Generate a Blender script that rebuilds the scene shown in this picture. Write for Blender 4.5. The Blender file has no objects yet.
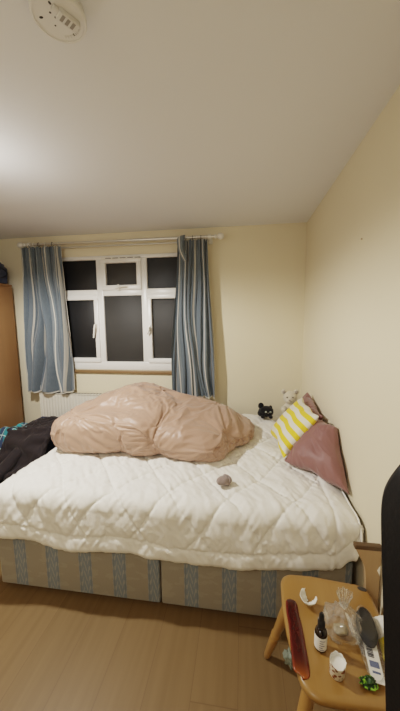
import bpy, bmesh, math, random
from mathutils import Vector, Matrix, noise
random.seed(7)
PI = math.pi
S = bpy.context.scene
COL = S.collection

# ------------------------------------------------------------------ helpers
W = {}                                    # world matrix of every parent, by name

def fbm(x, y, z=0.0, o=3):
    s, a, f = 0.0, 1.0, 1.0
    for _ in range(o):
        s += a * noise.noise(Vector((x * f, y * f, z * f)))
        a *= .5; f *= 2.03
    return s

def ridge(x, y, z=0.0, o=2):
    s, a, f = 0.0, 1.0, 1.0
    for _ in range(o):
        s += a * (1 - abs(noise.noise(Vector((x * f, y * f, z * f)))) * 2.2)
        a *= .5; f *= 2.1
    return s

def lerp(a, b, t): return a + (b - a) * t
def sm(t):
    t = max(0.0, min(1.0, t)); return t * t * (3 - 2 * t)
def interp(tab, x):
    if x <= tab[0][0]: return tab[0][1]
    for (a, va), (b, vb) in zip(tab, tab[1:]):
        if x <= b: return lerp(va, vb, sm((x - a) / (b - a)))
    return tab[-1][1]

def thing(name, loc, label, cat, group=None, rotz=0.0):
    o = bpy.data.objects.new(name, None); COL.objects.link(o)
    o.empty_display_size = .05
    o.location = loc; o.rotation_euler = (0, 0, rotz)
    tag(o, label, cat, group)
    W[o.name] = Matrix.Translation(Vector(loc)) @ Matrix.Rotation(rotz, 4, 'Z')
    return o

def tag(o, label, cat, group=None, kind=None):
    o['label'] = label; o['category'] = cat
    if group: o['group'] = group
    if kind: o['kind'] = kind
    return o

def finish(name, me, mats, parent=None, smooth=True, angle=None):
    """link a world-space mesh as one object (under its parent, or with its origin at its own base)"""
    if not isinstance(mats, (list, tuple)): mats = [mats]
    for m in mats: me.materials.append(m)
    for p in me.polygons: p.use_smooth = smooth
    if smooth and angle:
        try: me.set_sharp_from_angle(angle=math.radians(angle))
        except Exception: pass
    o = bpy.data.objects.new(name, me); COL.objects.link(o)
    if parent is not None:
        M = W[parent.name]
        me.transform(M.inverted()); o.parent = parent; W[o.name] = M.copy()
    else:
        co = [v.co for v in me.vertices]
        c = Vector((sum((min(v[0] for v in co), max(v[0] for v in co))) / 2,
                    sum((min(v[1] for v in co), max(v[1] for v in co))) / 2, min(v[2] for v in co)))
        me.transform(Matrix.Translation(-c)); o.location = c
        W[o.name] = Matrix.Translation(c)
    return o

def from_bm(name, bm, mats, parent=None, smooth=True, angle=35, recalc=True):
    if recalc: bmesh.ops.recalc_face_normals(bm, faces=bm.faces[:])
    me = bpy.data.meshes.new(name); bm.to_mesh(me); bm.free()
    return finish(name, me, mats, parent, smooth, angle)

def struct(o): o['kind'] = 'structure'; return o

def add_box(bm, x0, x1, y0, y1, z0, z1, bevel=0.0, seg=2, M=None):
    r = bmesh.ops.create_cube(bm, size=1.0)
    vs = r['verts']
    for v in vs:
        v.co = Vector((lerp(x0, x1, v.co.x + .5), lerp(y0, y1, v.co.y + .5), lerp(z0, z1, v.co.z + .5)))
    if bevel > 0:
        es = list({e for v in vs for e in v.link_edges})
        r2 = bmesh.ops.bevel(bm, geom=es, offset=bevel, segments=seg, profile=.5, affect='EDGES')
        vs = list({v for f in r2['faces'] for v in f.verts} | {v for v in vs if v.is_valid})
    if M is not None:
        for v in vs: v.co = M @ v.co
    return vs

def box(name, x0, x1, y0, y1, z0, z1, mat, parent=None, bevel=.004, M=None):
    bm = bmesh.new(); add_box(bm, x0, x1, y0, y1, z0, z1, bevel, 2, M)
    return from_bm(name, bm, mat, parent)

def add_lathe(bm, prof, n=24, M=Matrix.Identity(4), sx=1.0, sy=1.0):
    rings = []
    for r, z in prof:
        if r <= 1e-6: rings.append([bm.verts.new(M @ Vector((0, 0, z)))])
        else: rings.append([bm.verts.new(M @ Vector((r * sx * math.cos(2 * PI * k / n), r * sy * math.sin(2 * PI * k / n), z))) for k in range(n)])
    for a, b in zip(rings, rings[1:]):
        if len(a) == 1 and len(b) == 1: continue
        for k in range(n):
            k2 = (k + 1) % n
            if len(a) == 1: bm.faces.new((a[0], b[k], b[k2]))
            elif len(b) == 1: bm.faces.new((a[k], b[0], a[k2]))
            else: bm.faces.new((a[k], b[k], b[k2], a[k2]))

def axis_M(p, d):
    return Matrix.Translation(Vector(p)) @ Vector(d).normalized().to_track_quat('Z', 'Y').to_matrix().to_4x4()

def lathe(name, prof, mat, parent=None, n=24, M=Matrix.Identity(4), sx=1.0, sy=1.0, angle=40):
    bm = bmesh.new(); add_lathe(bm, prof, n, M, sx, sy)
    return from_bm(name, bm, mat, parent, True, angle)

def rod(bm, a, b, r, n=12):
    a, b = Vector(a), Vector(b); L = (b - a).length
    add_lathe(bm, [(0, 0), (r, 0), (r, L), (0, L)], n, axis_M(a, b - a))

def add_tube(bm, pts, rad, n=10):
    pts = [Vector(p) for p in pts]; rings = []
    up = Vector((0, 0, 1)); t0 = (pts[1] - pts[0]).normalized()
    if abs(t0.dot(up)) > .9: up = Vector((1, 0, 0))
    for i, p in enumerate(pts):
        t = (pts[min(i + 1, len(pts) - 1)] - pts[max(i - 1, 0)]).normalized()
        s = t.cross(up).normalized(); up = s.cross(t).normalized()
        r = rad[i] if isinstance(rad, (list, tuple)) else rad
        rings.append([bm.verts.new(p + (s * math.cos(2 * PI * k / n) + up * math.sin(2 * PI * k / n)) * r) for k in range(n)])
    for a, b in zip(rings, rings[1:]):
        for k in range(n): bm.faces.new((a[k], a[(k + 1) % n], b[(k + 1) % n], b[k]))
    bm.faces.new(rings[0][::-1]); bm.faces.new(rings[-1])

def add_prism(bm, poly, f0, f1):
    """poly of 2-D points; f0/f1 map a point to the two 3-D faces"""
    a = [bm.verts.new(f0(p)) for p in poly]; b = [bm.verts.new(f1(p)) for p in poly]
    n = len(poly)
    bm.faces.new(a[::-1]); bm.faces.new(b)
    for k in range(n): bm.faces.new((a[k], a[(k + 1) % n], b[(k + 1) % n], b[k]))

def ball(bm, c, r, M=None, seg=20):
    r = r if isinstance(r, (tuple, list)) else (r, r, r)
    vs = bmesh.ops.create_uvsphere(bm, u_segments=seg, v_segments=seg // 2 + 2, radius=1.0)['verts']
    for v in vs:
        q = Vector((v.co.x * r[0], v.co.y * r[1], v.co.z * r[2]))
        if M is not None: q = M @ q
        v.co = q + Vector(c)

def grid_mesh(name, nu, nv, fn, uvfn=None, closed_u=False):
    """fn(i,j)->Vector"""
    vs = [fn(i, j) for j in range(nv) for i in range(nu)]
    fs = []
    for j in range(nv - 1):
        for i in range(nu if closed_u else nu - 1):
            i2 = (i + 1) % nu
            fs.append((j * nu + i, j * nu + i2, (j + 1) * nu + i2, (j + 1) * nu + i))
    me = bpy.data.meshes.new(name); me.from_pydata([tuple(v) for v in vs], [], fs)
    if uvfn:
        l = me.uv_layers.new(name='UVMap')
        for lp in me.loops:
            k = lp.vertex_index; l.data[lp.index].uv = uvfn(k % nu, k // nu)
    me.update()
    return me

def modded(o, free=True):
    """apply the modifiers of an object"""
    dg = bpy.context.evaluated_depsgraph_get(); dg.update()
    me = bpy.data.meshes.new_from_object(o.evaluated_get(dg), preserve_all_data_layers=True, depsgraph=dg)
    o.modifiers.clear(); o.data = me
    return o

def blob(name, balls, mat, parent, voxel=.005, smooth_n=6):
    """soft body: ellipsoids fused into one continuous skin"""
    bm = bmesh.new()
    for b in balls: ball(bm, *b)
    me = bpy.data.meshes.new(name); bm.to_mesh(me); bm.free()
    o = finish(name, me, mat, parent)
    m = o.modifiers.new('r', 'REMESH'); m.mode = 'VOXEL'; m.voxel_size = voxel; m.use_smooth_shade = True
    s = o.modifiers.new('s', 'SMOOTH'); s.iterations = smooth_n; s.factor = .5
    return modded(o)

# ------------------------------------------------------------------ materials
def mat(name, color, rough=.6, metal=0.0, spec=.5, sheen=0.0, bump=None, vary=None, coat=0.0, trans=0.0):
    """bump = (scale, strength, distance) ; vary = (scale, amount) colour mottling"""
    m = bpy.data.materials.new(name); m.use_nodes = True
    nt = m.node_tree; b = nt.nodes['Principled BSDF']
    b.inputs['Base Color'].default_value = (*color, 1)
    b.inputs['Roughness'].default_value = rough
    b.inputs['Metallic'].default_value = metal
    b.inputs['Specular IOR Level'].default_value = spec
    b.inputs['Sheen Weight'].default_value = sheen
    b.inputs['Coat Weight'].default_value = coat
    b.inputs['Transmission Weight'].default_value = trans
    tc = nt.nodes.new('ShaderNodeTexCoord')
    if vary:
        n = nt.nodes.new('ShaderNodeTexNoise'); n.inputs['Scale'].default_value = vary[0]; n.inputs['Detail'].default_value = 4
        nt.links.new(tc.outputs['Object'], n.inputs['Vector'])
        mr = nt.nodes.new('ShaderNodeMapRange'); mr.inputs[3].default_value = 1 - vary[1]; mr.inputs[4].default_value = 1 + vary[1]
        nt.links.new(n.outputs['Fac'], mr.inputs[0])
        vm = nt.nodes.new('ShaderNodeVectorMath'); vm.operation = 'SCALE'; vm.inputs[0].default_value = color
        nt.links.new(mr.outputs[0], vm.inputs['Scale']); nt.links.new(vm.outputs[0], b.inputs['Base Color'])
    if bump:
        n = nt.nodes.new('ShaderNodeTexNoise'); n.inputs['Scale'].default_value = bump[0]; n.inputs['Detail'].default_value = 5
        nt.links.new(tc.outputs['Object'], n.inputs['Vector'])
        bp = nt.nodes.new('ShaderNodeBump'); bp.inputs['Strength'].default_value = bump[1]; bp.inputs['Distance'].default_value = bump[2]
        nt.links.new(n.outputs['Fac'], bp.inputs['Height']); nt.links.new(bp.outputs[0], b.inputs['Normal'])
    return m

class NB:
    """tiny node builder"""
    def __init__(s, m): s.nt = m.node_tree; s.b = s.nt.nodes['Principled BSDF']
    def n(s, t, **k):
        x = s.nt.nodes.new(t)
        for a, v in k.items(): setattr(x, a, v)
        return x
    def l(s, a, b): s.nt.links.new(a, b)
    def math(s, op, a, b=None, c=None):
        x = s.n('ShaderNodeMath', operation=op)
        for i, v in enumerate((a, b, c)):
            if v is None: continue
            if hasattr(v, 'is_linked'): s.l(v, x.inputs[i])
            else: x.inputs[i].default_value = v
        return x.outputs[0]
    def mix(s, f, a, b):
        x = s.n('ShaderNodeMix', data_type='RGBA')
        for i, v in ((0, f), (6, a), (7, b)):
            if hasattr(v, 'is_linked'): s.l(v, x.inputs[i])
            else: x.inputs[i].default_value = v if i == 0 else (*v, 1)
        return x.outputs[2]
    def sep(s, out):
        x = s.n('ShaderNodeSeparateXYZ'); s.l(out, x.inputs[0]); return x.outputs
    def noise(s, vec, scale, detail=3):
        x = s.n('ShaderNodeTexNoise'); x.inputs['Scale'].default_value = scale; x.inputs['Detail'].default_value = detail
        if vec is not None: s.l(vec, x.inputs['Vector'])
        return x.outputs['Fac']
    def mapping(s, out, scale):
        x = s.n('ShaderNodeMapping'); s.l(out, x.inputs[0]); x.inputs['Scale'].default_value = scale; return x.outputs[0]
    def bump(s, h, strength, dist):
        x = s.n('ShaderNodeBump'); x.inputs['Strength'].default_value = strength; x.inputs['Distance'].default_value = dist
        s.l(h, x.inputs['Height']); s.l(x.outputs[0], s.b.inputs['Normal'])

def mat_floor():
    m = mat('oak_laminate', (.4, .24, .11), .42, spec=.35); k = NB(m)
    g = k.n('ShaderNodeNewGeometry').outputs['Position']; x, y, z = k.sep(g)
    px = k.math('DIVIDE', x, .19); ix = k.math('FLOOR', px); fx = k.math('FRACT', px)
    wn = k.n('ShaderNodeTexWhiteNoise', noise_dimensions='1D'); k.l(ix, wn.inputs['W'])
    py = k.math('ADD', k.math('DIVIDE', y, 1.22), k.math('MULTIPLY', wn.outputs[0], 1.0)); iy = k.math('FLOOR', py); fy = k.math('FRACT', py)
    wn2 = k.n('ShaderNodeTexWhiteNoise', noise_dimensions='2D')
    cv = k.n('ShaderNodeCombineXYZ'); k.l(ix, cv.inputs[0]); k.l(iy, cv.inputs[1]); k.l(cv.outputs[0], wn2.inputs['Vector'])
    off = k.n('ShaderNodeCombineXYZ'); k.l(x, off.inputs[0]); k.l(y, off.inputs[1]); k.l(k.math('MULTIPLY', wn2.outputs[0], 9.0), off.inputs[2])
    g1 = k.noise(k.mapping(off.outputs[0], (34, 1.6, 1)), 1.0, 5)
    g2 = k.noise(k.mapping(off.outputs[0], (150, 5, 1)), 1.0, 3)
    base = k.mix(g1, (.148, .094, .039), (.242, .160, .077))
    base = k.mix(k.math('MULTIPLY', g2, .35), base, (.165, .10, .046))
    base = k.mix(k.math('MULTIPLY', wn2.outputs[0], .28), base, (.25, .155, .075))
    ex = k.math('LESS_THAN', k.math('ABSOLUTE', k.math('SUBTRACT', fx, .5)), .4925)
    ey = k.math('LESS_THAN', k.math('ABSOLUTE', k.math('SUBTRACT', fy, .5)), .4985)
    seam = k.math('MULTIPLY', ex, ey)
    base = k.mix(seam, (.155, .095, .045), base)
    k.l(base, k.b.inputs['Base Color'])
    k.bump(g2, .08, .002)
    return m

def mat_wood(name, c0, c1, axis=2, scale=14, rough=.4, coat=0.0):
    m = mat(name, c0, rough, coat=coat); k = NB(m)
    o = k.n('ShaderNodeTexCoord').outputs['Object']
    sc = [scale] * 3; sc[axis] = scale * .07
    g = k.noise(k.mapping(o, tuple(sc)), 1.0, 5)
    sc2 = [scale * 6] * 3; sc2[axis] = scale * .25
    g2 = k.noise(k.mapping(o, tuple(sc2)), 1.0, 2)
    c = k.mix(g, c0, c1); c = k.mix(k.math('MULTIPLY', g2, .3), c, tuple(v * .75 for v in c0))
    k.l(c, k.b.inputs['Base Color'])
    return m

def mat_divan():
    m = mat('striped_damask', (.3, .26, .2), .8, sheen=.2); k = NB(m)
    g = k.n('ShaderNodeNewGeometry').outputs['Position']; x, y, z = k.sep(g)
    # stripes run vertically on the long faces (position along x), along y on the ends
    t = k.math('SUBTRACT', k.math('FRACT', k.math('DIVIDE', k.math('ADD', k.math('ADD', x, y), 1.797 + 1.95 + .0975), .1955)), .5)
    a = k.math('ABSOLUTE', t)
    stripe = k.math('LESS_THAN', a, .19)
    edge = k.math('MULTIPLY', k.math('GREATER_THAN', a, .145), k.math('LESS_THAN', a, .165))
    # scroll pattern inside the stripe
    sx = k.math('SINE', k.math('ADD', k.math('MULTIPLY', z, 105.0), k.math('MULTIPLY', k.math('SINE', k.math('MULTIPLY', t, 38.0)), 2.4)))
    sc = k.math('GREATER_THAN', k.math('MULTIPLY', sx, k.math('COSINE', k.math('MULTIPLY', t, 30.0))), .25)
    wv = k.noise(k.mapping(g, (260, 260, 420)), 1.0, 2)
    cream = k.mix(wv, (.27, .24, .19), (.365, .33, .268))
    blue = k.mix(wv, (.175, .215, .25), (.25, .285, .32))
    bl2 = k.mix(k.math('MULTIPLY', sc, .6), blue, (.37, .37, .335))
    bl2 = k.mix(edge, bl2, (.17, .195, .22))
    ln = k.math('MULTIPLY', k.math('GREATER_THAN', a, .195), k.math('LESS_THAN', a, .212))
    cr = k.mix(k.math('MULTIPLY', ln, .5), cream, (.3, .28, .24))
    dm = k.noise(k.mapping(g, (9, 9, 22)), 1.0, 3)
    cr = k.mix(k.math('MULTIPLY', k.math('GREATER_THAN', dm, .55), .18), cr, (.46, .42, .34))
    k.l(k.mix(stripe, cr, bl2), k.b.inputs['Base Color'])
    k.bump(wv, .25, .002)
    return m

def mat_curtain():
    m = mat('striped_curtain_cotton', (.2, .27, .34), .85, sheen=.3); k = NB(m)
    uv = k.n('ShaderNodeTexCoord').outputs['UV']; u, v, _ = k.sep(uv)
    f = k.math('FRACT', k.math('DIVIDE', u, .165))
    def band(c, w): return k.math('LESS_THAN', k.math('ABSOLUTE', k.math('SUBTRACT', f, c)), w)
    wv = k.noise(k.mapping(uv, (420, 30, 1)), 1.0, 3)
    w2 = k.noise(k.mapping(uv, (60, 4, 1)), 1.0, 3)
    blue = k.mix(wv, (.075, .100, .125), (.160, .193, .218)); blue = k.mix(k.math('MULTIPLY', w2, .35), blue, (.09, .12, .155))
    grey = k.mix(wv, (.12, .15, .175), (.22, .25, .27))
    c = k.mix(band(.74, .13), blue, grey)
    c = k.mix(band(.30, .055), c, (.44, .42, .37))
    c = k.mix(band(.30, .022), c, (.40, .39, .36))
    c = k.mix(band(.74, .02), c, (.60, .57, .50))
    c = k.mix(band(.52, .012), c, (.09, .12, .17))
    k.l(c, k.b.inputs['Base Color'])
    k.bump(wv, .3, .001)
    return m

def mat_cushion():
    m = mat('yellow_striped_cotton', (.8, .65, .1), .85, sheen=.2); k = NB(m)
    uv = k.n('ShaderNodeTexCoord').outputs['UV']; u, v, _ = k.sep(uv)
    f = k.math('FRACT', k.math('ADD', k.math('MULTIPLY', v, 5.0), .02))
    wv = k.noise(k.mapping(uv, (160, 160, 1)), 1.0, 2)
    y = k.mix(wv, (.74, .52, .02), (.90, .68, .06)); w = k.mix(wv, (.72, .68, .56), (.86, .82, .72))
    k.l(k.mix(k.math('LESS_THAN', f, .5), w, y), k.b.inputs['Base Color'])
    k.bump(wv, .3, .002)
    return m

def mat_plaid():
    m = mat('teal_plaid', (.02, .2, .22), .85, sheen=.2); k = NB(m)
    o = k.n('ShaderNodeTexCoord').outputs['Object']; x, y, z = k.sep(o)
    def st(c, p, w): return k.math('LESS_THAN', k.math('FRACT', k.math('DIVIDE', k.math('ADD', c, 5.0), p)), w)
    a = st(k.math('ADD', x, k.math('MULTIPLY', z, .4)), .062, .45); b = st(k.math('SUBTRACT', y, k.math('MULTIPLY', z, .9)), .062, .45)
    c = k.mix(k.math('MULTIPLY', k.math('ADD', a, b), .5), (.012, .03, .075), (.02, .30, .31))
    c = k.mix(st(y, .062, .07), c, (.35, .48, .46)); c = k.mix(st(x, .062, .07), c, (.35, .48, .46))
    k.l(c, k.b.inputs['Base Color'])
    return m

def mat_clear(name, opacity=.25, tint=(.8, .8, .78), rough=.12, gloss=.55):
    m = bpy.data.materials.new(name); m.use_nodes = True; nt = m.node_tree; nt.nodes.clear()
    out = nt.nodes.new('ShaderNodeOutputMaterial')
    tr = nt.nodes.new('ShaderNodeBsdfTransparent'); tr.inputs[0].default_value = (.97, .97, .96, 1)
    df = nt.nodes.new('ShaderNodeBsdfDiffuse'); df.inputs[0].default_value = (*tint, 1)
    gl = nt.nodes.new('ShaderNodeBsdfGlossy'); gl.inputs['Roughness'].default_value = rough; gl.inputs[0].default_value = (1, 1, 1, 1)
    tc = nt.nodes.new('ShaderNodeTexCoord'); n = nt.nodes.new('ShaderNodeTexNoise'); n.inputs['Scale'].default_value = 60; n.inputs['Detail'].default_value = 4
    nt.links.new(tc.outputs['Object'], n.inputs['Vector'])
    bp = nt.nodes.new('ShaderNodeBump'); bp.inputs['Strength'].default_value = .6; bp.inputs['Distance'].default_value = .004
    nt.links.new(n.outputs['Fac'], bp.inputs['Height']); nt.links.new(bp.outputs[0], gl.inputs['Normal'])
    lw = nt.nodes.new('ShaderNodeLayerWeight'); lw.inputs[0].default_value = .35
    nt.links.new(bp.outputs[0], lw.inputs['Normal'])
    m1 = nt.nodes.new('ShaderNodeMixShader'); m1.inputs[0].default_value = opacity
    nt.links.new(tr.outputs[0], m1.inputs[1]); nt.links.new(df.outputs[0], m1.inputs[2])
    m2 = nt.nodes.new('ShaderNodeMixShader')
    mr = nt.nodes.new('ShaderNodeMath'); mr.operation = 'MULTIPLY'; mr.inputs[1].default_value = gloss
    nt.links.new(lw.outputs['Fresnel'], mr.inputs[0]); nt.links.new(mr.outputs[0], m2.inputs[0])
    nt.links.new(m1.outputs[0], m2.inputs[1]); nt.links.new(gl.outputs[0], m2.inputs[2])
    nt.links.new(m2.outputs[0], out.inputs[0])
    return m

M = {}
M['wall'] = mat('cream_wall_paint', (.80, .718, .54), .75, spec=.25, vary=(1.3, .03), bump=(9, .12, .004))
M['ceil'] = mat('white_ceiling_paint', (.81, .81, .815), .9, spec=.1, vary=(1.0, .02), bump=(40, .05, .002))
M['floor'] = mat_floor()
M['pvc'] = mat('white_upvc', (.84, .83, .80), .3, vary=(6, .03))
M['glass'] = mat('night_glass_reflection_tint', (.050, .049, .047), .55, spec=.25, vary=(2.2, .35))  # grey reflection of the room painted into the pane colour
M['glass_dark'] = mat('night_glass_dark', (.020, .020, .021), .45, spec=.25, vary=(2.2, .35))  # same glass with less reflection painted in, for the left panes
M['glass_haze_tint'] = mat('night_glass_haze_tint', (.040, .044, .050), .5, spec=.3, vary=(3.0, .5))  # bluish reflected haze painted into the top right pane
M['frost'] = mat('rubber_gasket', (.03, .03, .03), .6, vary=(30, .1))
M['sill'] = mat_wood('brown_sill_wood', (.20, .12, .055), (.32, .20, .10), 0, 20, .5)
M['rail'] = mat('satin_nickel', (.70, .68, .63), .35, metal=.75, vary=(30, .05))
M['rod2'] = mat('dull_nickel', (.62, .60, .55), .4, metal=.5, vary=(30, .05))
M['white'] = mat('white_enamel', (.82, .80, .74), .35, vary=(8, .03))
M['radw'] = mat('radiator_enamel', (.80, .76, .66), .35, vary=(8, .03))
M['curtain'] = mat_curtain()
M['lining'] = mat('white_lining', (.78, .75, .68), .85, vary=(40, .06))
M['hook'] = mat('dark_hook', (.05, .05, .055), .4, vary=(40, .1))
M['ward'] = mat_wood('wardrobe_veneer', (.27, .145, .065), (.34, .19, .09), 2, 11, .45)
M['wardd'] = mat_wood('wardrobe_dark', (.20, .10, .045), (.27, .14, .065), 2, 11, .5)
M['navy'] = mat('navy_canvas', (.018, .03, .075), .8, sheen=.3, bump=(300, .3, .001), vary=(14, .25))
M['navy2'] = mat('navy_fabric_box', (.025, .045, .09), .8, sheen=.2, bump=(300, .3, .001), vary=(14, .25))
M['plaid'] = mat_plaid()
M['jacket'] = mat('plum_brown_fabric', (.011, .0065, .0085), .85, sheen=.12, bump=(120, .25, .002), vary=(9, .25))
M['divan'] = mat_divan()
M['matt'] = mat('mattress_ticking', (.60, .56, .48), .85, bump=(90, .3, .002), vary=(10, .05))
M['quilt'] = mat('white_quilt_cotton', (.87, .845, .78), .8, sheen=.15, bump=(70, .22, .004), vary=(5, .03))
M['piping'] = mat('white_piping', (.90, .88, .82), .75, vary=(30, .03))
M['satin'] = mat('blush_satin', (.425, .272, .200), .43, spec=.42, sheen=.2, bump=(26, .16, .006), vary=(4, .05))
M['rose'] = mat('dusty_rose_satin', (.25, .122, .114), .5, spec=.35, sheen=.25, bump=(24, .16, .006), vary=(5, .08))
M['cush'] = mat_cushion()
M['blackp'] = mat('black_plush', (.008, .008, .009), .95, sheen=.15, bump=(160, .6, .004), vary=(40, .2))
M['cream'] = mat('cream_plush', (.66, .60, .48), .95, sheen=.4, bump=(120, .6, .004), vary=(25, .12))
M['greyp'] = mat('grey_plush', (.36, .32, .27), .95, sheen=.3, bump=(120, .5, .004), vary=(30, .1))
M['eyew'] = mat('eye_patch', (.55, .60, .50), .4, vary=(60, .1))
M['eyeb'] = mat('eye_black', (.01, .01, .01), .15, vary=(60, .1))
M['sock'] = mat('greyish_pink_knit', (.27, .21, .19), .9, sheen=.3, bump=(140, .6, .004), vary=(30, .15))
M['alarm'] = mat('aged_white_plastic', (.78, .765, .735), .45, vary=(14, .05))
M['alarm2'] = mat('ivory_plastic', (.70, .685, .65), .5, vary=(14, .06))
M['term'] = mat('grey_terminal', (.30, .28, .25), .5, vary=(30, .1))
M['slot'] = mat('dark_slot', (.05, .045, .04), .6, vary=(30, .1))
M['chairw'] = mat_wood('honey_pine', (.275, .142, .038), (.37, .21, .065), 1, 16, .32, coat=.3)
M['chairl'] = mat_wood('honey_pine_turned', (.33, .17, .05), (.44, .25, .08), 2, 16, .35, coat=.2)
M['stand'] = mat_wood('pale_beech', (.44, .29, .16), (.54, .38, .22), 2, 12, .5)
M['standt'] = mat_wood('dark_brown_edge', (.085, .05, .025), (.14, .085, .045), 0, 16, .5)
M['leather'] = mat('black_leather', (.006, .006, .0065), .55, spec=.3, bump=(130, .25, .002), vary=(12, .2))
M['blackpl'] = mat('black_plastic', (.012, .012, .013), .4, vary=(30, .1))
M['bottle'] = mat('dark_amber_glass', (.012, .006, .004), .12, spec=.6, vary=(30, .2))
M['paper'] = mat('white_paper', (.80, .78, .72), .7, vary=(30, .05), bump=(50, .2, .002))
M['ink'] = mat('dark_ink', (.03, .03, .04), .7, vary=(60, .1))
M['inkb'] = mat('blue_grey_ink', (.10, .13, .24), .7, vary=(60, .1))
M['clear'] = mat_clear('clear_plastic_bag', .12)
M['clear2'] = mat_clear('clear_plastic_sleeve', .03, (.7, .7, .7), .08, .28)
M['yellow'] = mat('yellow_packet', (.80, .62, .03), .35, vary=(40, .1))
M['olive'] = mat('olive_packet', (.28, .24, .06), .4, vary=(40, .2))
M['content'] = mat('beige_crumbs', (.34, .27, .15), .8, vary=(60, .3), bump=(90, .6, .004))
M['bristle'] = mat('dark_bristle', (.010, .010, .012), .7, bump=(220, .9, .004), vary=(120, .5))

def mat_red():
    m = mat('dark_red_gloss', (.12, .006, .006), .2, spec=.45, coat=.2); k = NB(m)
    o = k.n('ShaderNodeTexCoord').outputs['UV']; x, y, _ = k.sep(o)
    n = k.noise(k.mapping(o, (5, 9, 1)), 1.0, 3)
    c = k.mix(n, (.014, .002, .003), (.075, .005, .004))
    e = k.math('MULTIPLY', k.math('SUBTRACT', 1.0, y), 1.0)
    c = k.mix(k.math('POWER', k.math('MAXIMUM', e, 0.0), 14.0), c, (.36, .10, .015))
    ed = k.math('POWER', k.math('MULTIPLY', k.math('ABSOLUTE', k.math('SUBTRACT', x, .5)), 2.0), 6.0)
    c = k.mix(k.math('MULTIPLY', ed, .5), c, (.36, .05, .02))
    k.l(c, k.b.inputs['Base Color']); return m
M['red'] = mat_red()

def mat_patterned():
    m = mat('brown_patterned_paper', (.3, .12, .05), .6); k = NB(m)
    o = k.n('ShaderNodeTexCoord').outputs['Object']
    v = k.n('ShaderNodeTexVoronoi'); v.inputs['Scale'].default_value = 95; k.l(o, v.inputs['Vector'])
    c = k.mix(k.math('GREATER_THAN', v.outputs['Distance'], .42), (.24, .08, .03), (.74, .66, .52))
    k.l(c, k.b.inputs['Base Color']); return m
M['pattern'] = mat_patterned()

def mat_green():
    m = mat('green_foil', (.12, .34, .02), .3, spec=.6); k = NB(m)
    o = k.n('ShaderNodeTexCoord').outputs['Object']
    n = k.noise(k.mapping(o, (70, 70, 70)), 1.0, 3)
    c = k.mix(k.math('GREATER_THAN', n, .52), (.015, .05, .01), (.24, .50, .04))
    k.l(c, k.b.inputs['Base Color']); return m
M['green'] = mat_green()

# ------------------------------------------------------------------ the room
D, H = 1.497, 2.367
XL, YF = -3.46, -2.35          # left wall, wall behind the camera
WX0, WX1, WZ0, WZ1 = -2.50, -1.02, 1.012, 2.157    # window opening
T = .12
def wall(name, boxes, m=None):
    bm = bmesh.new()
    for b in boxes: add_box(bm, *b)
    return struct(from_bm(name, bm, m or M['wall'], None, False, None))
wall('floor', [(XL - T, T, YF - T, D + T, -.1, 0)], M['floor'])
wall('ceiling', [(XL - T, T, YF - T, D + T, H, H + .1)], M['ceil'])
wall('wall_right', [(0, T, YF - T, D + T, 0, H)])
wall('wall_left', [(XL - T, XL, YF - T, D + T, 0, H)])
wall('wall_front', [(XL, 0, YF - T, YF, 0, H)])
wall('wall_back', [(XL, WX0, D, D + T, 0, H), (WX1, 0, D, D + T, 0, H), (WX0, WX1, D, D + T, 0, WZ0), (WX0, WX1, D, D + T, WZ1, H)])
def baseboard(name, b): struct(box(name, *b, M['white'], None, .004))
baseboard('baseboard_back', (XL, -.016, D - .016, D, 0, .09))
baseboard('baseboard_right', (-.016, 0, YF + .016, D - .016, 0, .09))
baseboard('baseboard_left', (XL, XL + .016, YF + .016, D - .016, 0, .09))
baseboard('baseboard_front', (XL, 0, YF, YF + .016, 0, .09))

# window: outer frame, two mullions, transom, sashes, panes
win = bpy.data.objects.new('window_1', None); COL.objects.link(win); win.location = (-1.76, D, WZ0); struct(win)
W[win.name] = Matrix.Translation(win.location)
FY0, FY1 = D - .006, D + .055      # frame depth
def bars(name, bl, m, parent, bev=.006):
    bm = bmesh.new()
    for b in bl: add_box(bm, *b, bev, 2)
    return from_bm(name, bm, m, parent)
ZT = 1.795                          # transom centre
MX = (-1.983, -1.520)
bars('outer_frame', [(WX0 + .002, WX1 - .002, FY0, FY1, WZ0 + .001, WZ0 + .085), (WX0 + .002, WX1 - .002, FY0, FY1, WZ1 - .038, WZ1 - .001),
                     (WX0 + .002, WX0 + .045, FY0 + .001, FY1, WZ0 + .08, WZ1 - .03), (WX1 - .045, WX1 - .002, FY0 + .001, FY1, WZ0 + .08, WZ1 - .03)], M['pvc'], win)
for x in MX:
    bars('mullion', [(x - .032, x + .032, FY0 + .0015, FY1, WZ0 + .08, WZ1 - .035)], M['pvc'], win)
bars('transom', [(WX0 + .04, MX[0] - .030, FY0 + .002, FY1, ZT - .032, ZT + .032), (MX[0] + .030, MX[1] - .030, FY0 + .002, FY1, ZT - .032, ZT + .032),
                 (MX[1] + .030, WX1 - .04, FY0 + .002, FY1, ZT - .032, ZT + .032)], M['pvc'], win)
cells = [(WX0 + .045, MX[0] - .032), (MX[0] + .032, MX[1] - .032), (MX[1] + .032, WX1 - .045)]
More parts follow.
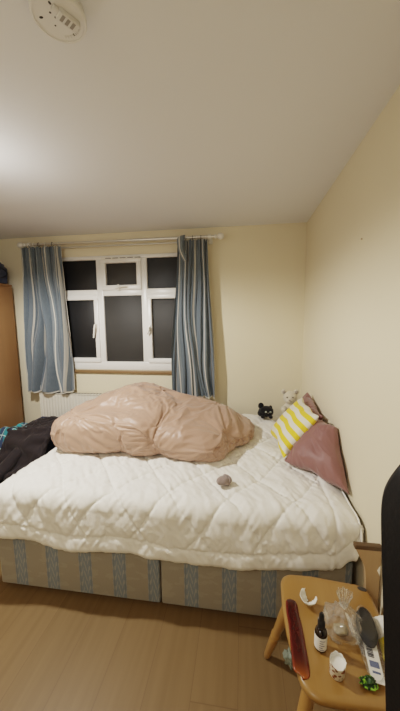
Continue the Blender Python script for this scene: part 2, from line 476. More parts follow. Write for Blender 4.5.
def pane(x0, x1, z0, z1, sash=None, handle=None, gm='glass'):
    par = win
    a = .0
    if sash:
        a = sash
        par = bars('sash', [(x0 - .008, x1 + .008, FY0 - .014, FY0 + .03, z0 - .008, z0 + a), (x0 - .008, x1 + .008, FY0 - .014, FY0 + .03, z1 - a, z1 + .008),
                            (x0 - .008, x0 + a, FY0 - .0135, FY0 + .03, z0 + a - .005, z1 - a + .005), (x1 - a, x1 + .008, FY0 - .0135, FY0 + .03, z0 + a - .005, z1 - a + .005)], M['pvc'], win, .007)
    g = bars('pane', [(x0 + a - .004, x1 - a + .004, FY0 + .022, FY0 + .032, z0 + a - .004, z1 - a + .004)], M[gm], par, .001)
    y = FY0 + .020
    bars('gasket', [(x0 + a, x1 - a, y, y + .004, z0 + a, z0 + a + .006), (x0 + a, x1 - a, y, y + .004, z1 - a - .006, z1 - a),
                    (x0 + a, x0 + a + .006, y, y + .004, z0 + a, z1 - a), (x1 - a - .006, x1 - a, y, y + .004, z0 + a, z1 - a)], M['frost'], par, 0)
    if handle:
        hx, hz, dx, dz = handle
        bm = bmesh.new(); yy = FY0 - .014
        add_box(bm, hx - .011, hx + .011, yy - .009, yy, hz - .03, hz + .03, .004, 2)
        if abs(dz) > abs(dx):
            add_box(bm, hx - .008, hx + .008, yy - .035, yy - .008, hz - .008, hz + .012, .003, 2)
            add_tube(bm, [(hx, yy - .030, hz + .01), (hx - .003, yy - .036, hz - .03), (hx - .012, yy - .036, hz + dz * .7), (hx - .018, yy - .034, hz + dz)], [.009, .010, .009, .007], 8)
        else:
            add_tube(bm, [(hx, yy - .012, hz), (hx + dx * .3, yy - .030, hz + .004), (hx + dx, yy - .030, hz + .008)], [.008, .008, .006], 8)
            rod(bm, (hx - .03, yy - .012, hz - .006), (hx + .02, yy - .012, hz - .006), .006, 8)
        from_bm('window_handle', bm, M['white'], par)
z0, z1, z2, z3 = WZ0 + .085, ZT - .032, ZT + .032, WZ1 - .038
pane(*cells[0], z0, z1, .038, (cells[0][1] - .020, 1.47, -.01, -.125), 'glass_dark')
pane(*cells[1], z0, z1)
pane(*cells[2], z0, z1, .038, (cells[2][0] + .018, 1.44, -.01, -.06))
pane(*cells[0], z2, z3, gm='glass_dark')
pane(*cells[1], z2, z3, .040, (-1.78, z2 + .014, .10, 0))
pane(*cells[2], z2, z3, gm='glass_haze_tint')
# trickle vent above the small opening light
bm = bmesh.new(); add_box(bm, -1.945, -1.555, FY0 - .022, FY0 + .002, WZ1 - .045, WZ1 - .022, .004, 2)
v_ = from_bm('trickle_vent', bm, M['white'], win)
bars('vent_slot', [(-1.90 + .075 * i, -1.84 + .075 * i, FY0 - .0235, FY0 - .021, WZ1 - .037, WZ1 - .031) for i in range(5)], M['frost'], v_, 0)
# sill board under the window
struct(bars('window_sill', [(WX0 - .02, WX1 + .02, D - .030, D - .0005, WZ0 - .034, WZ0 - .004)], M['sill'], None, .006))

# ------------------------------------------------------------------ radiator
R0, R1, RZ0, RZ1 = -2.68, -1.075, .18, .765
rad = thing('radiator', (-1.88, 1.44, RZ0), 'white ribbed panel radiator on the back wall below the window', 'radiator')
nr = 48
prof = []
def rad_pt(i, j):
    x = lerp(R0, R1, i / (nr * 6 - 1)); z = lerp(RZ0 + .02, RZ1 - .01, j / 5)
    ph = (i % 6) / 6
    bulge = (.5 - .5 * math.cos(2 * PI * ph)) ** .7
    env = sm(min(j / 5, 1 - j / 5) * 8)
    return Vector((x, 1.404 + (1 - bulge * env) * .006, z))
finish('front_panel', grid_mesh('front_panel', nr * 6, 6, rad_pt), M['radw'], rad)
bars('back_panel', [(R0, R1, 1.416, 1.432, RZ0, RZ1 - .006)], M['radw'], rad, .005)
for k in (0, 1): bars('side_cover', [((R0, R1 - .006)[k], (R0 + .006, R1)[k], 1.403, 1.468, RZ0 + .01, RZ1)], M['radw'], rad, .003)
tg = bars('top_grille', [(R0, R1, 1.403, 1.47, RZ1 - .008, RZ1)], M['radw'], rad, .003)
bars('grille_slot', [(R0 + .03 + i * .033, R0 + .052 + i * .033, 1.418, 1.455, RZ1 - .001, RZ1 + .0008) for i in range(47)], M['slot'], tg, 0)
bm = bmesh.new(); rod(bm, (R1 + .022, 1.437, RZ0 + .01), (R1 + .022, 1.437, RZ0 + .1), .014); rod(bm, (R1 - .02, 1.437, RZ0 + .045), (R1 + .02, 1.437, RZ0 + .045), .008)
rod(bm, (R1 + .022, 1.437, 0), (R1 + .022, 1.437, RZ0 + .02), .0075)
from_bm('valve', bm, M['white'], rad)
for x in (-2.4, -1.35): bars('bracket', [(x - .015, x + .015, 1.43, D - .0005, RZ0 + .1, RZ0 + .4)], M['radw'], rad, .003)

# ------------------------------------------------------------------ curtain pole
PY, PZL, PZR = 1.400, 2.268, 2.260
pole = thing('curtain_pole', (-1.76, PY, 2.26), 'silver double curtain pole with white ball finials across the top of window', 'curtain pole')
bm = bmesh.new(); rod(bm, (-2.70, PY, PZL), (-1.55, PY, 2.264), .011, 14); rod(bm, (-1.60, PY, 2.264), (-.81, PY, PZR), .0135, 14)
from_bm('front_rod', bm, M['rail'], pole)
bm = bmesh.new(); rod(bm, (-2.69, PY + .045, PZL - .030), (-.86, PY + .045, PZR - .026), .008, 10)
from_bm('rear_rod', bm, M['rod2'], pole)
for (x, z, s) in ((-2.70, PZL, -1), (-.81, PZR, 1)):
    lathe('finial', [(0, -.012), (.013, -.012), (.015, -.004), (.019, 0), (.019, .008), (.013, .012), (.012, .018), (.022, .026), (.028, .040), (.029, .052), (.025, .066), (.016, .076), (0, .080)],
          M['white'], pole, 20, axis_M((x, PY, z), (s, 0, 0)))
for (x, z) in ((-2.655, PZL), (-.862, PZR)):
    bm = bmesh.new()
    add_box(bm, x - .012, x + .012, PY - .004, D - .0005, z - .010, z + .010, .003, 2)
    add_box(bm, x - .020, x + .020, D - .012, D - .0005, z - .045, z + .035, .003, 2)
    add_lathe(bm, [(.015, -.014), (.021, -.014), (.021, .014), (.015, .014)], 16, axis_M((x, PY, z), (1, 0, 0)))
    add_box(bm, x - .010, x + .010, PY + .033, PY + .058, z - .044, z - .014, .003, 2)
    from_bm('bracket', bm, M['white'], pole)

# ------------------------------------------------------------------ curtains
def curtain(label, xt0, xt1, xb0, xb1, zt, zb, npl, seed, warp, cloth_w, amp_t=.026, amp_b=.058, pinch=0.0):
    t = thing('curtain', ((xb0 + xb1) / 2, PY, zb), label, 'curtain', 'striped curtains at the window')
    NU, NV = 260, 70
    def P(u, v, back=0.0, ext=0.0):
        uu = u + warp * math.sin(PI * u) * (fbm(u * 1.7 + seed, v * 1.4, seed, 2)) * (.25 + v)
        uu = max(0, min(1, uu))
        a = lerp(xt0, xt1, uu); b = lerp(xb0, xb1, uu)
        x = lerp(a, b, sm(v * 1.15))
        x += pinch * math.sin(PI * min(1, v * 1.25)) * (uu - .5)
        ph = 2 * PI * npl * (u + .045 * fbm(u * 3, v * 1.1, seed + 3, 2)) + seed + .5 * v
        amp = lerp(amp_t, amp_b, sm(v * 1.2)) * (.7 + .5 * noise.noise(Vector((u * 4, seed, v))))
        y = PY - .003 + amp * math.sin(ph) + .35 * amp * math.sin(2.3 * ph + 1.1)
        x += .55 * amp * math.cos(ph) * min(1, u * 8, (1 - u) * 8)
        if v < .06: y += .006 * math.sin(2 * PI * npl * 4 * u)
        y -= .010 + .008 * fbm(u * 6, v * 5, seed, 2)
        z = lerp(zt, zb, v) + .012 * math.sin(2.2 * ph + seed) * v * v * .6 - ext * sm((v - .9) * 10)
        if v < .03: z += .006 * math.sin(2 * PI * npl * 4 * u)
        return Vector((x, min(y + back, D - .012), z))
    me = grid_mesh('cloth_panel', NU, NV, lambda i, j: P(i / (NU - 1), j / (NV - 1)), lambda i, j: (i / (NU - 1) * cloth_w, j / (NV - 1) * 1.4))
    o = finish('cloth_panel', me, M['curtain'], t)
    me = grid_mesh('lining', 90, 24, lambda i, j: P(.02 + .96 * i / 89, .02 + .98 * j / 23, .012, .016), None)
    finish('lining', me, M['lining'], t)
    nk = 7
    for k in range(nk):
        u = (k + .5) / nk; q = P(u, 0)
        bm = bmesh.new()
        pz = lerp(PZL, PZR, (q.x + 2.7) / 1.9)
        ring = [(q.x, PY + .018 * math.cos(a), pz - .003 + .018 * math.sin(a)) for a in [2 * PI * i / 18 for i in range(19)]]
        add_tube(bm, ring, .0026, 6)
        add_tube(bm, [(q.x, PY - .002, pz - .020), (q.x, PY - .006, pz - .032), (q.x, q.y + .004, zt - .012)], .0025, 6)
        from_bm('ring', bm, M['hook'] if k % 2 else M['white'], t)
    return t, P
cl, PL = curtain('striped blue curtain hanging at the left side of the window, near the wardrobe', -2.735, -2.315, -2.765, -2.285, 2.238, .800, 7, 1.7, .40, .95)
cr, PR = curtain('striped blue curtain at the right side of the window, its top corner folded over', -1.155, -.875, -1.235, -.815, 2.236, .790, 7, 5.1, .30, .95, .022, .042)
# the folded-over top corner of the right curtain
me = grid_mesh('folded_flap', 14, 22, lambda i, j: Vector((-1.150 + .075 * (i / 13) * (1 - .55 * j / 21) + .06 * j / 21 - .02 * math.sin(PI * j / 21), PY - .055 - .018 * math.sin(PI * i / 13) - .008 * math.sin(j * .5 + i * .3) + .02 * (j / 21 - .5) ** 2, 2.245 - .21 * j / 21 + .03 * i / 13)),
               lambda i, j: (.60 + i / 13 * .05, j / 21 * .3))
o = finish('folded_flap', me, M['curtain'], cr)

# ------------------------------------------------------------------ wardrobe and the bag on it
WF = -2.86
w = thing('wardrobe', (-3.15, .8, 0), 'tall brown wood-veneer wardrobe at the left edge beside the curtain', 'wardrobe')
bars('carcass', [(XL + .018, WF - .022, .24, 1.372, .06, 1.880), (XL + .03, WF - .03, .25, 1.36, 0, .06)], M['ward'], w, .003)
bars('top_panel', [(XL + .018, WF, .235, 1.374, 1.862, 1.884)], M['ward'], w, .003)
for k in range(2):
    y0 = .24 + k * .567
    d = bars('door', [(WF - .0205, WF, y0, y0 + .562, .065, 1.860)], M['ward'], w, .002)
    bm = bmesh.new(); hy = y0 + (.52 if k == 0 else .045)
    add_tube(bm, [(WF, hy, 1.06), (WF + .022, hy, 1.06), (WF + .025, hy, 1.05), (WF + .025, hy, .95), (WF + .022, hy, .94), (WF, hy, .94)], .005, 8)
    from_bm('handle', bm, M['rail'], d)
def soft_box(x0, x1, y0, y1, z0, z1, sag=.02, seed=0.0, nscale=5, e=.35):
    bm = bmesh.new(); bmesh.ops.create_cube(bm, size=2); bmesh.ops.subdivide_edges(bm, edges=bm.edges[:], cuts=13, use_grid_fill=True)
    for v in bm.verts:
        c = v.co.copy()
        n = c.normalized(); m = max(abs(c.x), abs(c.y), abs(c.z))
        q = c.lerp(n * 1.12, e)
        d = sag * fbm(q.x * nscale * .4 + seed, q.y * nscale * .4, q.z * nscale * .4, 3)
        p = Vector((lerp(x0, x1, q.x * .5 + .5), lerp(y0, y1, q.y * .5 + .5), lerp(z0, z1, q.z * .5 + .5)))
        p += n * d; p.z = max(p.z, z0)
        v.co = p
    return bm
bg = thing('storage_bag', (-3.12, 1.1, 1.884), 'soft navy blue storage bag lying on top of the wardrobe', 'bag')
from_bm('bag_body', soft_box(-3.42, -2.885, .85, 1.40, 1.885, 2.105, .02, 3.0), M['navy'], bg)
bm = bmesh.new(); add_tube(bm, [(-2.892 + .004 * math.sin(a * 3), 1.12 + .24 * math.cos(a), 1.99 + .065 * math.sin(a)) for a in [2 * PI * i / 40 for i in range(41)]], .005, 6)
from_bm('bag_piping', bm, M['blackpl'], bg)

# ------------------------------------------------------------------ divan bed
bed = thing('divan_bed', (-.98, .68, 0), 'double divan bed with cream and blue striped base, long side to the room', 'bed')
BX0, BX1, BXM, BY1 = -1.930, -.035, -.980, 1.36
for k in range(2):
    x0, x1 = ((BX0, BXM - .003), (BXM + .003, BX1))[k]
    bm = bmesh.new(); add_box(bm, x0, x1, 0, BY1, .022, .375, .012, 3)
    b = from_bm('divan_base', bm, M['divan'], bed)
    for cx in (x0 + .07, x1 - .07):
        for cy in (.07, BY1 - .07):
            lathe('castor', [(0, 0), (.022, 0), (.024, .006), (.018, .024), (0, .024)], M['blackpl'], b, 14, Matrix.Translation((cx, cy, 0)))
bm = bmesh.new(); add_box(bm, BX0 + .025, BX1 - .012, .030, BY1 - .01, .376, .545, .05, 4)
from_bm('mattress', bm, M['matt'], bed)

# ------------------------------------------------------------------ white quilt
ZQ = .612
A0, A1 = BX0 - .235, -.016
def quilt_pt(a, b):
    """a along the bed, b from front hem (negative) to the back; sheet coordinates in metres"""
    ex0, ey0 = BX0 + .055, .035
    r = .07
    dx = min(0, a - ex0); dy = min(0, b - ey0)
    d = math.hypot(dx, dy)
    z = ZQ; x, y = max(a, ex0), max(b, ey0)
    n = Vector((0, 0, 1))
    if d > 1e-6:
        ox, oy = dx / d, dy / d
        ang = min(d / r, PI / 2)
        out = r * math.sin(ang); z = ZQ - r * (1 - math.cos(ang))
        rest = max(0, d - r * PI / 2)
        z -= rest
        bow = math.sin(min(1, rest / .30) * PI * .8) * .020
        out += bow
        x += ox * out; y += oy * out
        n = Vector((ox * math.sin(ang), oy * math.sin(ang), math.cos(ang)))
    # right end: falls a little towards the wall
    if a > -.12: z -= .045 * ((a + .12) / .12) ** 2 * (1 if d < .05 else .4)
    # quilting: large diamonds
    L = .31
    wx, wy = .020 * noise.noise(Vector((a * 3, b * 3, 1))), .020 * noise.noise(Vector((a * 3, b * 3, 7)))
    p1 = (a + wx - (b + wy) / 1.35 + 1.60) / L; p2 = (a + wx + (b + wy) / 1.35 + 1.50) / L
    f1 = abs(p1 - round(p1)); f2 = abs(p2 - round(p2)); f = min(f1, f2) * L * .8
    hemd = min(abs(b - (.035 - drop(max(a, -1.9)) + .075)), abs(a - (A1 - .115)))
    inside = b > .035 - drop(max(a, -1.9)) + .075 and a < A1 - .115
    if not inside: f = hemd
    else: f = min(f, hemd)
    puff = .0085 * (1 - math.exp(-f / .014)) + .004 * (1 - math.exp(-f / .07)) - .003 * math.exp(-(f / .006) ** 2)
    near = math.exp(-f / .05)
    s, q = (p2, p1) if f1 < f2 else (p1, p2)
    wr = .0075 * near * noise.noise(Vector((s * 11.0, q * 1.6, 4)))
    wr += .0135 * (ridge(a * 4.2 + 2.4 * b, b * 2.6 - a * 1.2, 2.0, 3) - .9) * (.45 + .55 * noise.noise(Vector((a * 2.5, b * 2.5, 30)))) * (1 - .3 * min(1, d / .15))
    wr += .0065 * noise.noise(Vector((a * 20 + b * 9, b * 9, 5))) + .0030 * noise.noise(Vector((a * 42 + b * 20, b * 24, 15)))
    big = .016 * fbm(a * 1.9, b * 2.1, 9.0, 2) + .008 * noise.noise(Vector((a * 6, b * 6, 19)))
    hang = min(1, d / .15)
    big += hang * .012 * fbm(a * 4.5, 3.1 + b * 1.2, 2.0, 2)
    h = puff + wr + big
    return Vector((x, y, z)) + n * h
def drop(a):
    d = .315 + .012 * math.sin(a * 7.0) + .014 * fbm(a * 2.5, 1.0, 4.0, 2)
    d -= interp([(-1.9, .025), (-.95, -.012), (-.35, .010), (-.15, .020), (-.05, .10), (-.012, .175)], a)
    return d
NA, NBq = 420, 330
def qfn(i, j):
    a = lerp(A0, A1, i / (NA - 1))
    b0 = .035 - drop(max(a, -1.9)); t = j / (NBq - 1)
    b = lerp(b0, 1.372, t)
    p = quilt_pt(a, b)
    p.z = max(p.z, .06); p.x = min(p.x, -.006)
    # rolled hem
    e = min(j, 4) / 4
    if j < 4: p.y += .010 * (1 - e) ** 1.5; p.z -= .004 * (1 - e)
    return p
qt = finish('quilt', grid_mesh('quilt', NA, NBq, qfn), M['quilt'])
md = qt.modifiers.new('thick', 'SOLIDIFY'); md.thickness = .014; md.offset = -1
modded(qt)
for p in qt.data.polygons: p.use_smooth = True
tag(qt, 'white diamond-stitched quilt spread over the bed and hanging down its front', 'quilt')
# piping along the right edge and the hem
pts = [quilt_pt(A1 - .004, lerp(.035 - drop(A1), 1.33, t / 60)) + Vector((-.004, -.003, .005)) for t in range(61)]
bm = bmesh.new(); add_tube(bm, [(min(p.x, -.013), p.y, p.z) for p in pts], .0045, 8)
from_bm('edge_piping', bm, M['piping'], qt)

VOX, CORE, CGROW, CPRES, CBEND, CGRAV, CFR = .0118, .018, -.16, .35, .018, .12, 25
# ------------------------------------------------------------------ blush comforter: padded lobes fused into one skin, then wrinkled
LOBES = [  # centre, radii, tilt (x, y, z degrees), squareness
 ((-1.595, .605, .742), (.305, .230, .138), (0, -4, 0), 3.2),
 ((-1.780, .70, .705), (.115, .25, .115), (0, 0, 0), 2.6),
 ((-1.70, .95, .705), (.24, .30, .125), (0, -8, 0), 2.5),
 ((-1.50, .86, .812), (.33, .27, .112), (4, -20, 0), 2.8),
 ((-1.375, .83, .840), (.20, .24, .145), (0, 0, 0), 2.2),
 ((-1.14, .86, .790), (.27, .29, .140), (0, 23, 0), 2.4),
 ((-1.25, .555, .745), (.20, .180, .145), (8, 10, 10), 2.4),
 ((-1.28, .68, .85), (.20, .15, .095), (20, 0, 0), 2.2),
 ((-1.00, .545, .725), (.20, .165, .118), (6, 6, -14), 2.4),
 ((-.825, .550, .703), (.175, .185, .103), (6, 10, 16), 2.5),
 ((-.86, .81, .745), (.29, .25, .125), (6, 11, 0), 2.8),
 ((-.650, .86, .690), (.185, .24, .080), (0, 15, -12), 2.5),
 ((-.735, .68, .690), (.15, .18, .078), (0, 14, -10), 2.5),
 ((-1.40, 1.10, .745), (.45, .20, .140), (0, 0, 0), 2.6)]
bm = bmesh.new()
for c, r, t, pw in LOBES:
    vs = bmesh.ops.create_uvsphere(bm, u_segments=48, v_segments=28, radius=1.0)['verts']
    Re = Matrix.Rotation(math.radians(t[2]), 3, 'Z') @ Matrix.Rotation(math.radians(t[1]), 3, 'Y') @ Matrix.Rotation(math.radians(t[0]), 3, 'X')
    for v in vs:
        n = v.co.copy(); k = (abs(n.x) ** pw + abs(n.y) ** pw + abs(n.z) ** pw) ** (-1 / pw)
        q = n * k
        v.co = Re @ Vector((q.x * r[0], q.y * r[1], q.z * r[2])) + Vector(c)
me = bpy.data.meshes.new('comforter'); bm.to_mesh(me); bm.free()
comf = finish('comforter', me, M['satin'])
m_ = comf.modifiers.new('r', 'REMESH'); m_.mode = 'VOXEL'; m_.voxel_size = VOX
m_ = comf.modifiers.new('s', 'SMOOTH'); m_.iterations = 8; m_.factor = .5
modded(comf)
me = comf.data; off = comf.location.copy(); zmin = ZQ + .010 - off.z
for v in me.vertices: v.co.z = max(v.co.z, zmin)
try:                                     # slack cloth over the padding buckles into wrinkles
    core = bpy.data.objects.new('core_tmp', me.copy()); COL.objects.link(core); core.location = off
    for v in core.data.vertices: v.co = v.co - v.normal * CORE
    core.modifiers.new('c', 'COLLISION'); core.collision.thickness_outer = .004; core.collision.cloth_friction = 30
    vg = comf.vertex_groups.new(name='pin')
    vg.add([v.index for v in me.vertices if v.co.z < zmin + .012], 1.0, 'REPLACE')
    rng = random.Random(3)
    for v in me.vertices: v.co += v.normal * sm(((v.co + off).x + 1.62) / .2) * (.003 * noise.noise((v.co + off) * 14) + .002 * noise.noise((v.co + off) * 31))
    vw = comf.vertex_groups.new(name='slack')
    for v in me.vertices:
        q = v.co + off
        vw.add([v.index], lerp(.06, 1.0, sm((q.x + 1.52) / .22)) if q.y < .70 else lerp(.06, .85, sm((q.y - .70) / .06) * .6 + .4 * sm((q.x + 1.52) / .22)), 'REPLACE')
    c = comf.modifiers.new('cloth', 'CLOTH'); cs = c.settings
    cs.quality = 6; cs.mass = .15; cs.air_damping = 3
    cs.tension_stiffness = 20; cs.compression_stiffness = 20; cs.shear_stiffness = 10; cs.bending_stiffness = CBEND
    cs.tension_damping = 8; cs.compression_damping = 8; cs.shear_damping = 8; cs.bending_damping = .8
    cs.shrink_min = CGROW
    cs.vertex_group_mass = 'pin'; cs.pin_stiffness = 1.0
    cs.use_pressure = True; cs.uniform_pressure_force = CPRES
    cs.effector_weights.gravity = CGRAV
    c.collision_settings.distance_min = .003
    c.point_cache.frame_start = 1; c.point_cache.frame_end = 60
    S.frame_start, S.frame_end = 1, 60
    for f in range(1, CFR): S.frame_set(f)
    modded(comf)
    S.frame_set(1)
except Exception as ex:
    print('cloth run skipped', ex)
if 'core_tmp' in bpy.data.objects: bpy.data.objects.remove(bpy.data.objects['core_tmp'])
comf.vertex_groups.clear()
for v in comf.data.vertices: v.co.z = max(v.co.z, zmin)
mv = comf.modifiers.new('s', 'SMOOTH'); mv.iterations = 1; mv.factor = .4
mv = comf.modifiers.new('sub', 'SUBSURF'); mv.levels = 1; mv.render_levels = 1
modded(comf)
for p in comf.data.polygons: p.use_smooth = True
zlo = min(v.co.z for v in comf.data.vertices)
comf.data.transform(Matrix.Translation((0, 0, -zlo))); comf.location.z += zlo
tag(comf, 'large crumpled blush pink satin comforter heaped on the white quilt', 'comforter')

# ------------------------------------------------------------------ pillows and cushion
def pillow(name, BL, BR, TR, TL, thick, m, label, cat, seed, n=46, sag=0.0, group=None, wr=1.0, parts=True, grow=-.06, press=1.2):
    BL, BR, TR, TL = map(Vector, (BL, BR, TR, TL))
    nrm = ((BR - BL).cross(TL - BL) + (TR - TL).cross(TR - BR)).normalized()
    def surf(u, v, side):
        e = (1 - abs(2 * u - 1) ** 3.2) * (1 - abs(2 * v - 1) ** 3.2)
        pin = .03 * (1 - (2 * u - 1) ** 2) ; pin2 = .03 * (1 - (2 * v - 1) ** 2)
        uu = lerp(u, .5 + (u - .5) * (1 - 2 * pin2), 1.0); vv = lerp(v, .5 + (v - .5) * (1 - 2 * pin), 1.0)
        p = (BL * (1 - uu) + BR * uu) * (1 - vv) + (TL * (1 - uu) + TR * uu) * vv
        t = thick * .5 * max(0, e) ** .55
        p += (BR - BL).normalized() * .014 * noise.noise(Vector((v * 3, seed, 1))) + (TL - BL).normalized() * .016 * noise.noise(Vector((u * 3, seed, 4)))
        w_ = wr * (.012 * (ridge(u * 1.3 + v * 1.2 + seed, v * .9 - u * .6, seed, 2) - .8) + .005 * noise.noise(Vector((u * 5 - v * 4, v * 2 + u * 2 + seed, seed)))) * (e ** .5 if e > 0 else 0)
        w_ += wr * .004 * noise.noise(Vector((u * 22, v * 5, seed))) * (1 - e) if 0 < e else 0
        q = p + nrm * (side * t + w_)
        q.z -= sag * math.sin(PI * u) * v
        return q
    vs, fs, uv = [], [], []
    for s in (1, -1):
        for j in range(n):
            for i in range(n):
                vs.append(surf(i / (n - 1), j / (n - 1), s)); uv.append((i / (n - 1), j / (n - 1)))
    for s in (0, 1):
        o = s * n * n
        for j in range(n - 1):
            for i in range(n - 1):
                q = (o + j * n + i, o + j * n + i + 1, o + (j + 1) * n + i + 1, o + (j + 1) * n + i)
                fs.append(q if s == 0 else q[::-1])
    me = bpy.data.meshes.new(name); me.from_pydata([tuple(v) for v in vs], [], fs)
    l = me.uv_layers.new(name='UVMap')
    for lp in me.loops: l.data[lp.index].uv = uv[lp.vertex_index]
    bm = bmesh.new(); bm.from_mesh(me); bmesh.ops.remove_doubles(bm, verts=bm.verts[:], dist=.0004); bm.to_mesh(me); bm.free()
    o = finish(name, me, m)
    try:                                 # inflate like a stuffed cover, so the seams pucker
        vg = o.vertex_groups.new(name='pin')
        for q in (surf(0, 0, 1), surf(1, 0, 1), surf(1, 1, 1), surf(0, 1, 1)):
            c0 = q - o.location
            vg.add([min(o.data.vertices, key=lambda v: (v.co - c0).length).index], 1.0, 'REPLACE')
        c = o.modifiers.new('cloth', 'CLOTH'); cs = c.settings
        cs.quality = 6; cs.mass = .2; cs.air_damping = 4
        cs.tension_stiffness = 25; cs.compression_stiffness = 25; cs.shear_stiffness = 10; cs.bending_stiffness = .15
        cs.shrink_min = grow; cs.vertex_group_mass = 'pin'; cs.use_pressure = True; cs.uniform_pressure_force = press
        cs.effector_weights.gravity = 0
        c.point_cache.frame_start = 1; c.point_cache.frame_end = 60
        for f in range(1, 22): S.frame_set(f)
        modded(o); S.frame_set(1)
        ctr = (BL + BR + TR + TL) / 4 - o.location
        for v in o.data.vertices:         # pressed flat against the wall and the bed
            v.co.x = min(v.co.x, -.006 - o.location.x)
    except Exception as ex:
        print('pillow run skipped', ex)
    o.vertex_groups.clear()
    sb = o.modifiers.new('sub', 'SUBSURF'); sb.levels = 1; sb.render_levels = 1
    modded(o)
    for p in o.data.polygons: p.use_smooth = True
    tag(o, label, cat, group)
    if parts and False:
        bm = bmesh.new(); N = 30
        ring = [surf(k / N, 0, 1) for k in range(N)] + [surf(1, k / N, 1) for k in range(N)] + [surf(1 - k / N, 1, 1) for k in range(N)] + [surf(0, 1 - k / N, 1) for k in range(N + 1)]
        add_tube(bm, ring, .004, 6)
        from_bm('seam_piping', bm, m, o)
    return o
PG = 'dusty rose satin pillows against the right wall'
pillow('pillow', (-.14, 1.10, .645), (-.145, .70, .645), (-.045, .60, .885), (-.040, 1.04, .930), .11, M['rose'],
       'dusty rose satin pillow upright against the wall, mostly hidden behind the striped cushion', 'pillow', 2.2, group=PG)
pillow('pillow', (-.300, .44, .650), (-.018, .150, .640), (-.018, .40, .885), (-.050, .66, .850), .15, M['rose'],
       'dusty rose satin pillow slumped in front, its corner touching the right wall at bed edge', 'pillow', 6.4, group=PG, wr=1.5)
pillow('cushion', (-.350, .830, .682), (-.312, .415, .680), (-.100, .475, .925), (-.112, .865, .930), .080, M['cush'],
       'square yellow and white striped cushion leaning on the rose pillows', 'cushion', 9.1, wr=.5)

# ------------------------------------------------------------------ soft toys
cat = thing('plush_cat', (-.345, 1.30, ZQ + .02), 'small black plush cat sitting against the back wall, left of the pale bear', 'soft toy')
cx, cy, cz = -.345, 1.30, ZQ + .022
blob('body', [((cx, cy, cz + .045), (.070, .055, .048)), ((cx + .005, cy - .02, cz + .062), (.062, .048, .045)), ((cx - .035, cy, cz + .03), (.04, .05, .03)),
              ((cx - .03, cy - .055, cz + .016), (.02, .025, .016)), ((cx + .04, cy - .055, cz + .016), (.02, .025, .016))], M['blackp'], cat, .004)
for s, h in ((-1, .127), (1, .105)):
    bm = bmesh.new(); ball(bm, (cx + s * .040 - (.004 if s < 0 else 0), cy - .012, cz + h - .024), (.026 if s < 0 else .018, .013, .030)); from_bm('ear', bm, M['blackp'], cat)
for s in (-1, 1):
    bm = bmesh.new(); ball(bm, (cx + .016 + s * .020, cy - .066, cz + .064), (.0085, .004, .008)); e = from_bm('eye', bm, M['eyew'], cat)
    bm = bmesh.new(); ball(bm, (cx + .016 + s * .020, cy - .0700, cz + .064), (.0035, .0015, .005)); from_bm('pupil', bm, M['eyeb'], e)
bm = bmesh.new(); ball(bm, (cx + .016, cy - .067, cz + .054), (.004, .003, .003)); from_bm('nose', bm, M['greyp'], cat)

bx, by, bz = -.135, 1.28, ZQ + .022
bear = thing('plush_bear', (bx, by, bz), 'pale cream plush bear sitting in the corner behind the cushion', 'soft toy')
blob('body', [((bx, by, bz + .075), (.068, .055, .080)), ((bx - .06, by - .045, bz + .10), (.025, .045, .024)), ((bx + .06, by - .045, bz + .10), (.025, .045, .024)),
              ((bx - .048, by - .07, bz + .030), (.030, .065, .030)), ((bx + .048, by - .07, bz + .030), (.030, .065, .030))], M['cream'], bear, .005)
blob('head', [((bx - .005, by - .015, bz + .195), (.062, .054, .056)), ((bx - .018, by - .055, bz + .180), (.030, .028, .024)), ((bx, by - .01, bz + .15), (.04, .035, .03))], M['cream'], bear, .005)
for s in (-1, 1):
    bm = bmesh.new(); ball(bm, (bx - .005 + s * .052, by - .008, bz + .243), (.024, .013, .024)); e = from_bm('ear', bm, M['cream'], bear)
    bm = bmesh.new(); ball(bm, (bx - .005 + s * .052, by - .018, bz + .243), (.015, .006, .015)); from_bm('inner_ear', bm, M['greyp'], e)
    bm = bmesh.new(); ball(bm, (bx - .014 + s * .024, by - .066, bz + .208), (.0055, .004, .0065)); from_bm('eye', bm, M['eyeb'], bear)
bm = bmesh.new(); ball(bm, (bx - .020, by - .083, bz + .188), (.009, .005, .007)); from_bm('nose', bm, M['greyp'], bear)

# rolled sock on the quilt
sk = thing('rolled_sock', (-.655, .165, ZQ + .02), 'small balled grey-pink sock lying alone on the white quilt', 'sock')
Ms = Matrix.Rotation(.75, 4, 'Z') @ Matrix.Rotation(.1, 4, 'Y')
bm = bmesh.new(); ball(bm, (-.655, .168, ZQ + .036), (.048, .030, .024), Ms, 28)
for v in bm.verts: v.co += (v.co - Vector((-.655, .168, ZQ + .036))) * .16 * fbm(v.co.x * 40, v.co.y * 40, v.co.z * 40, 2)
from_bm('sock_ball', bm, M['sock'], sk)
bm = bmesh.new()
cuff = [Matrix.Translation((-.655, .168, ZQ + .036)) @ Ms @ Vector((.018 + .004 * math.cos(3 * a), .031 * math.cos(a), .0255 * math.sin(a))) for a in [2 * PI * i / 24 for i in range(25)]]
add_tube(bm, cuff, .0045, 6); from_bm('cuff', bm, M['sock'], sk)

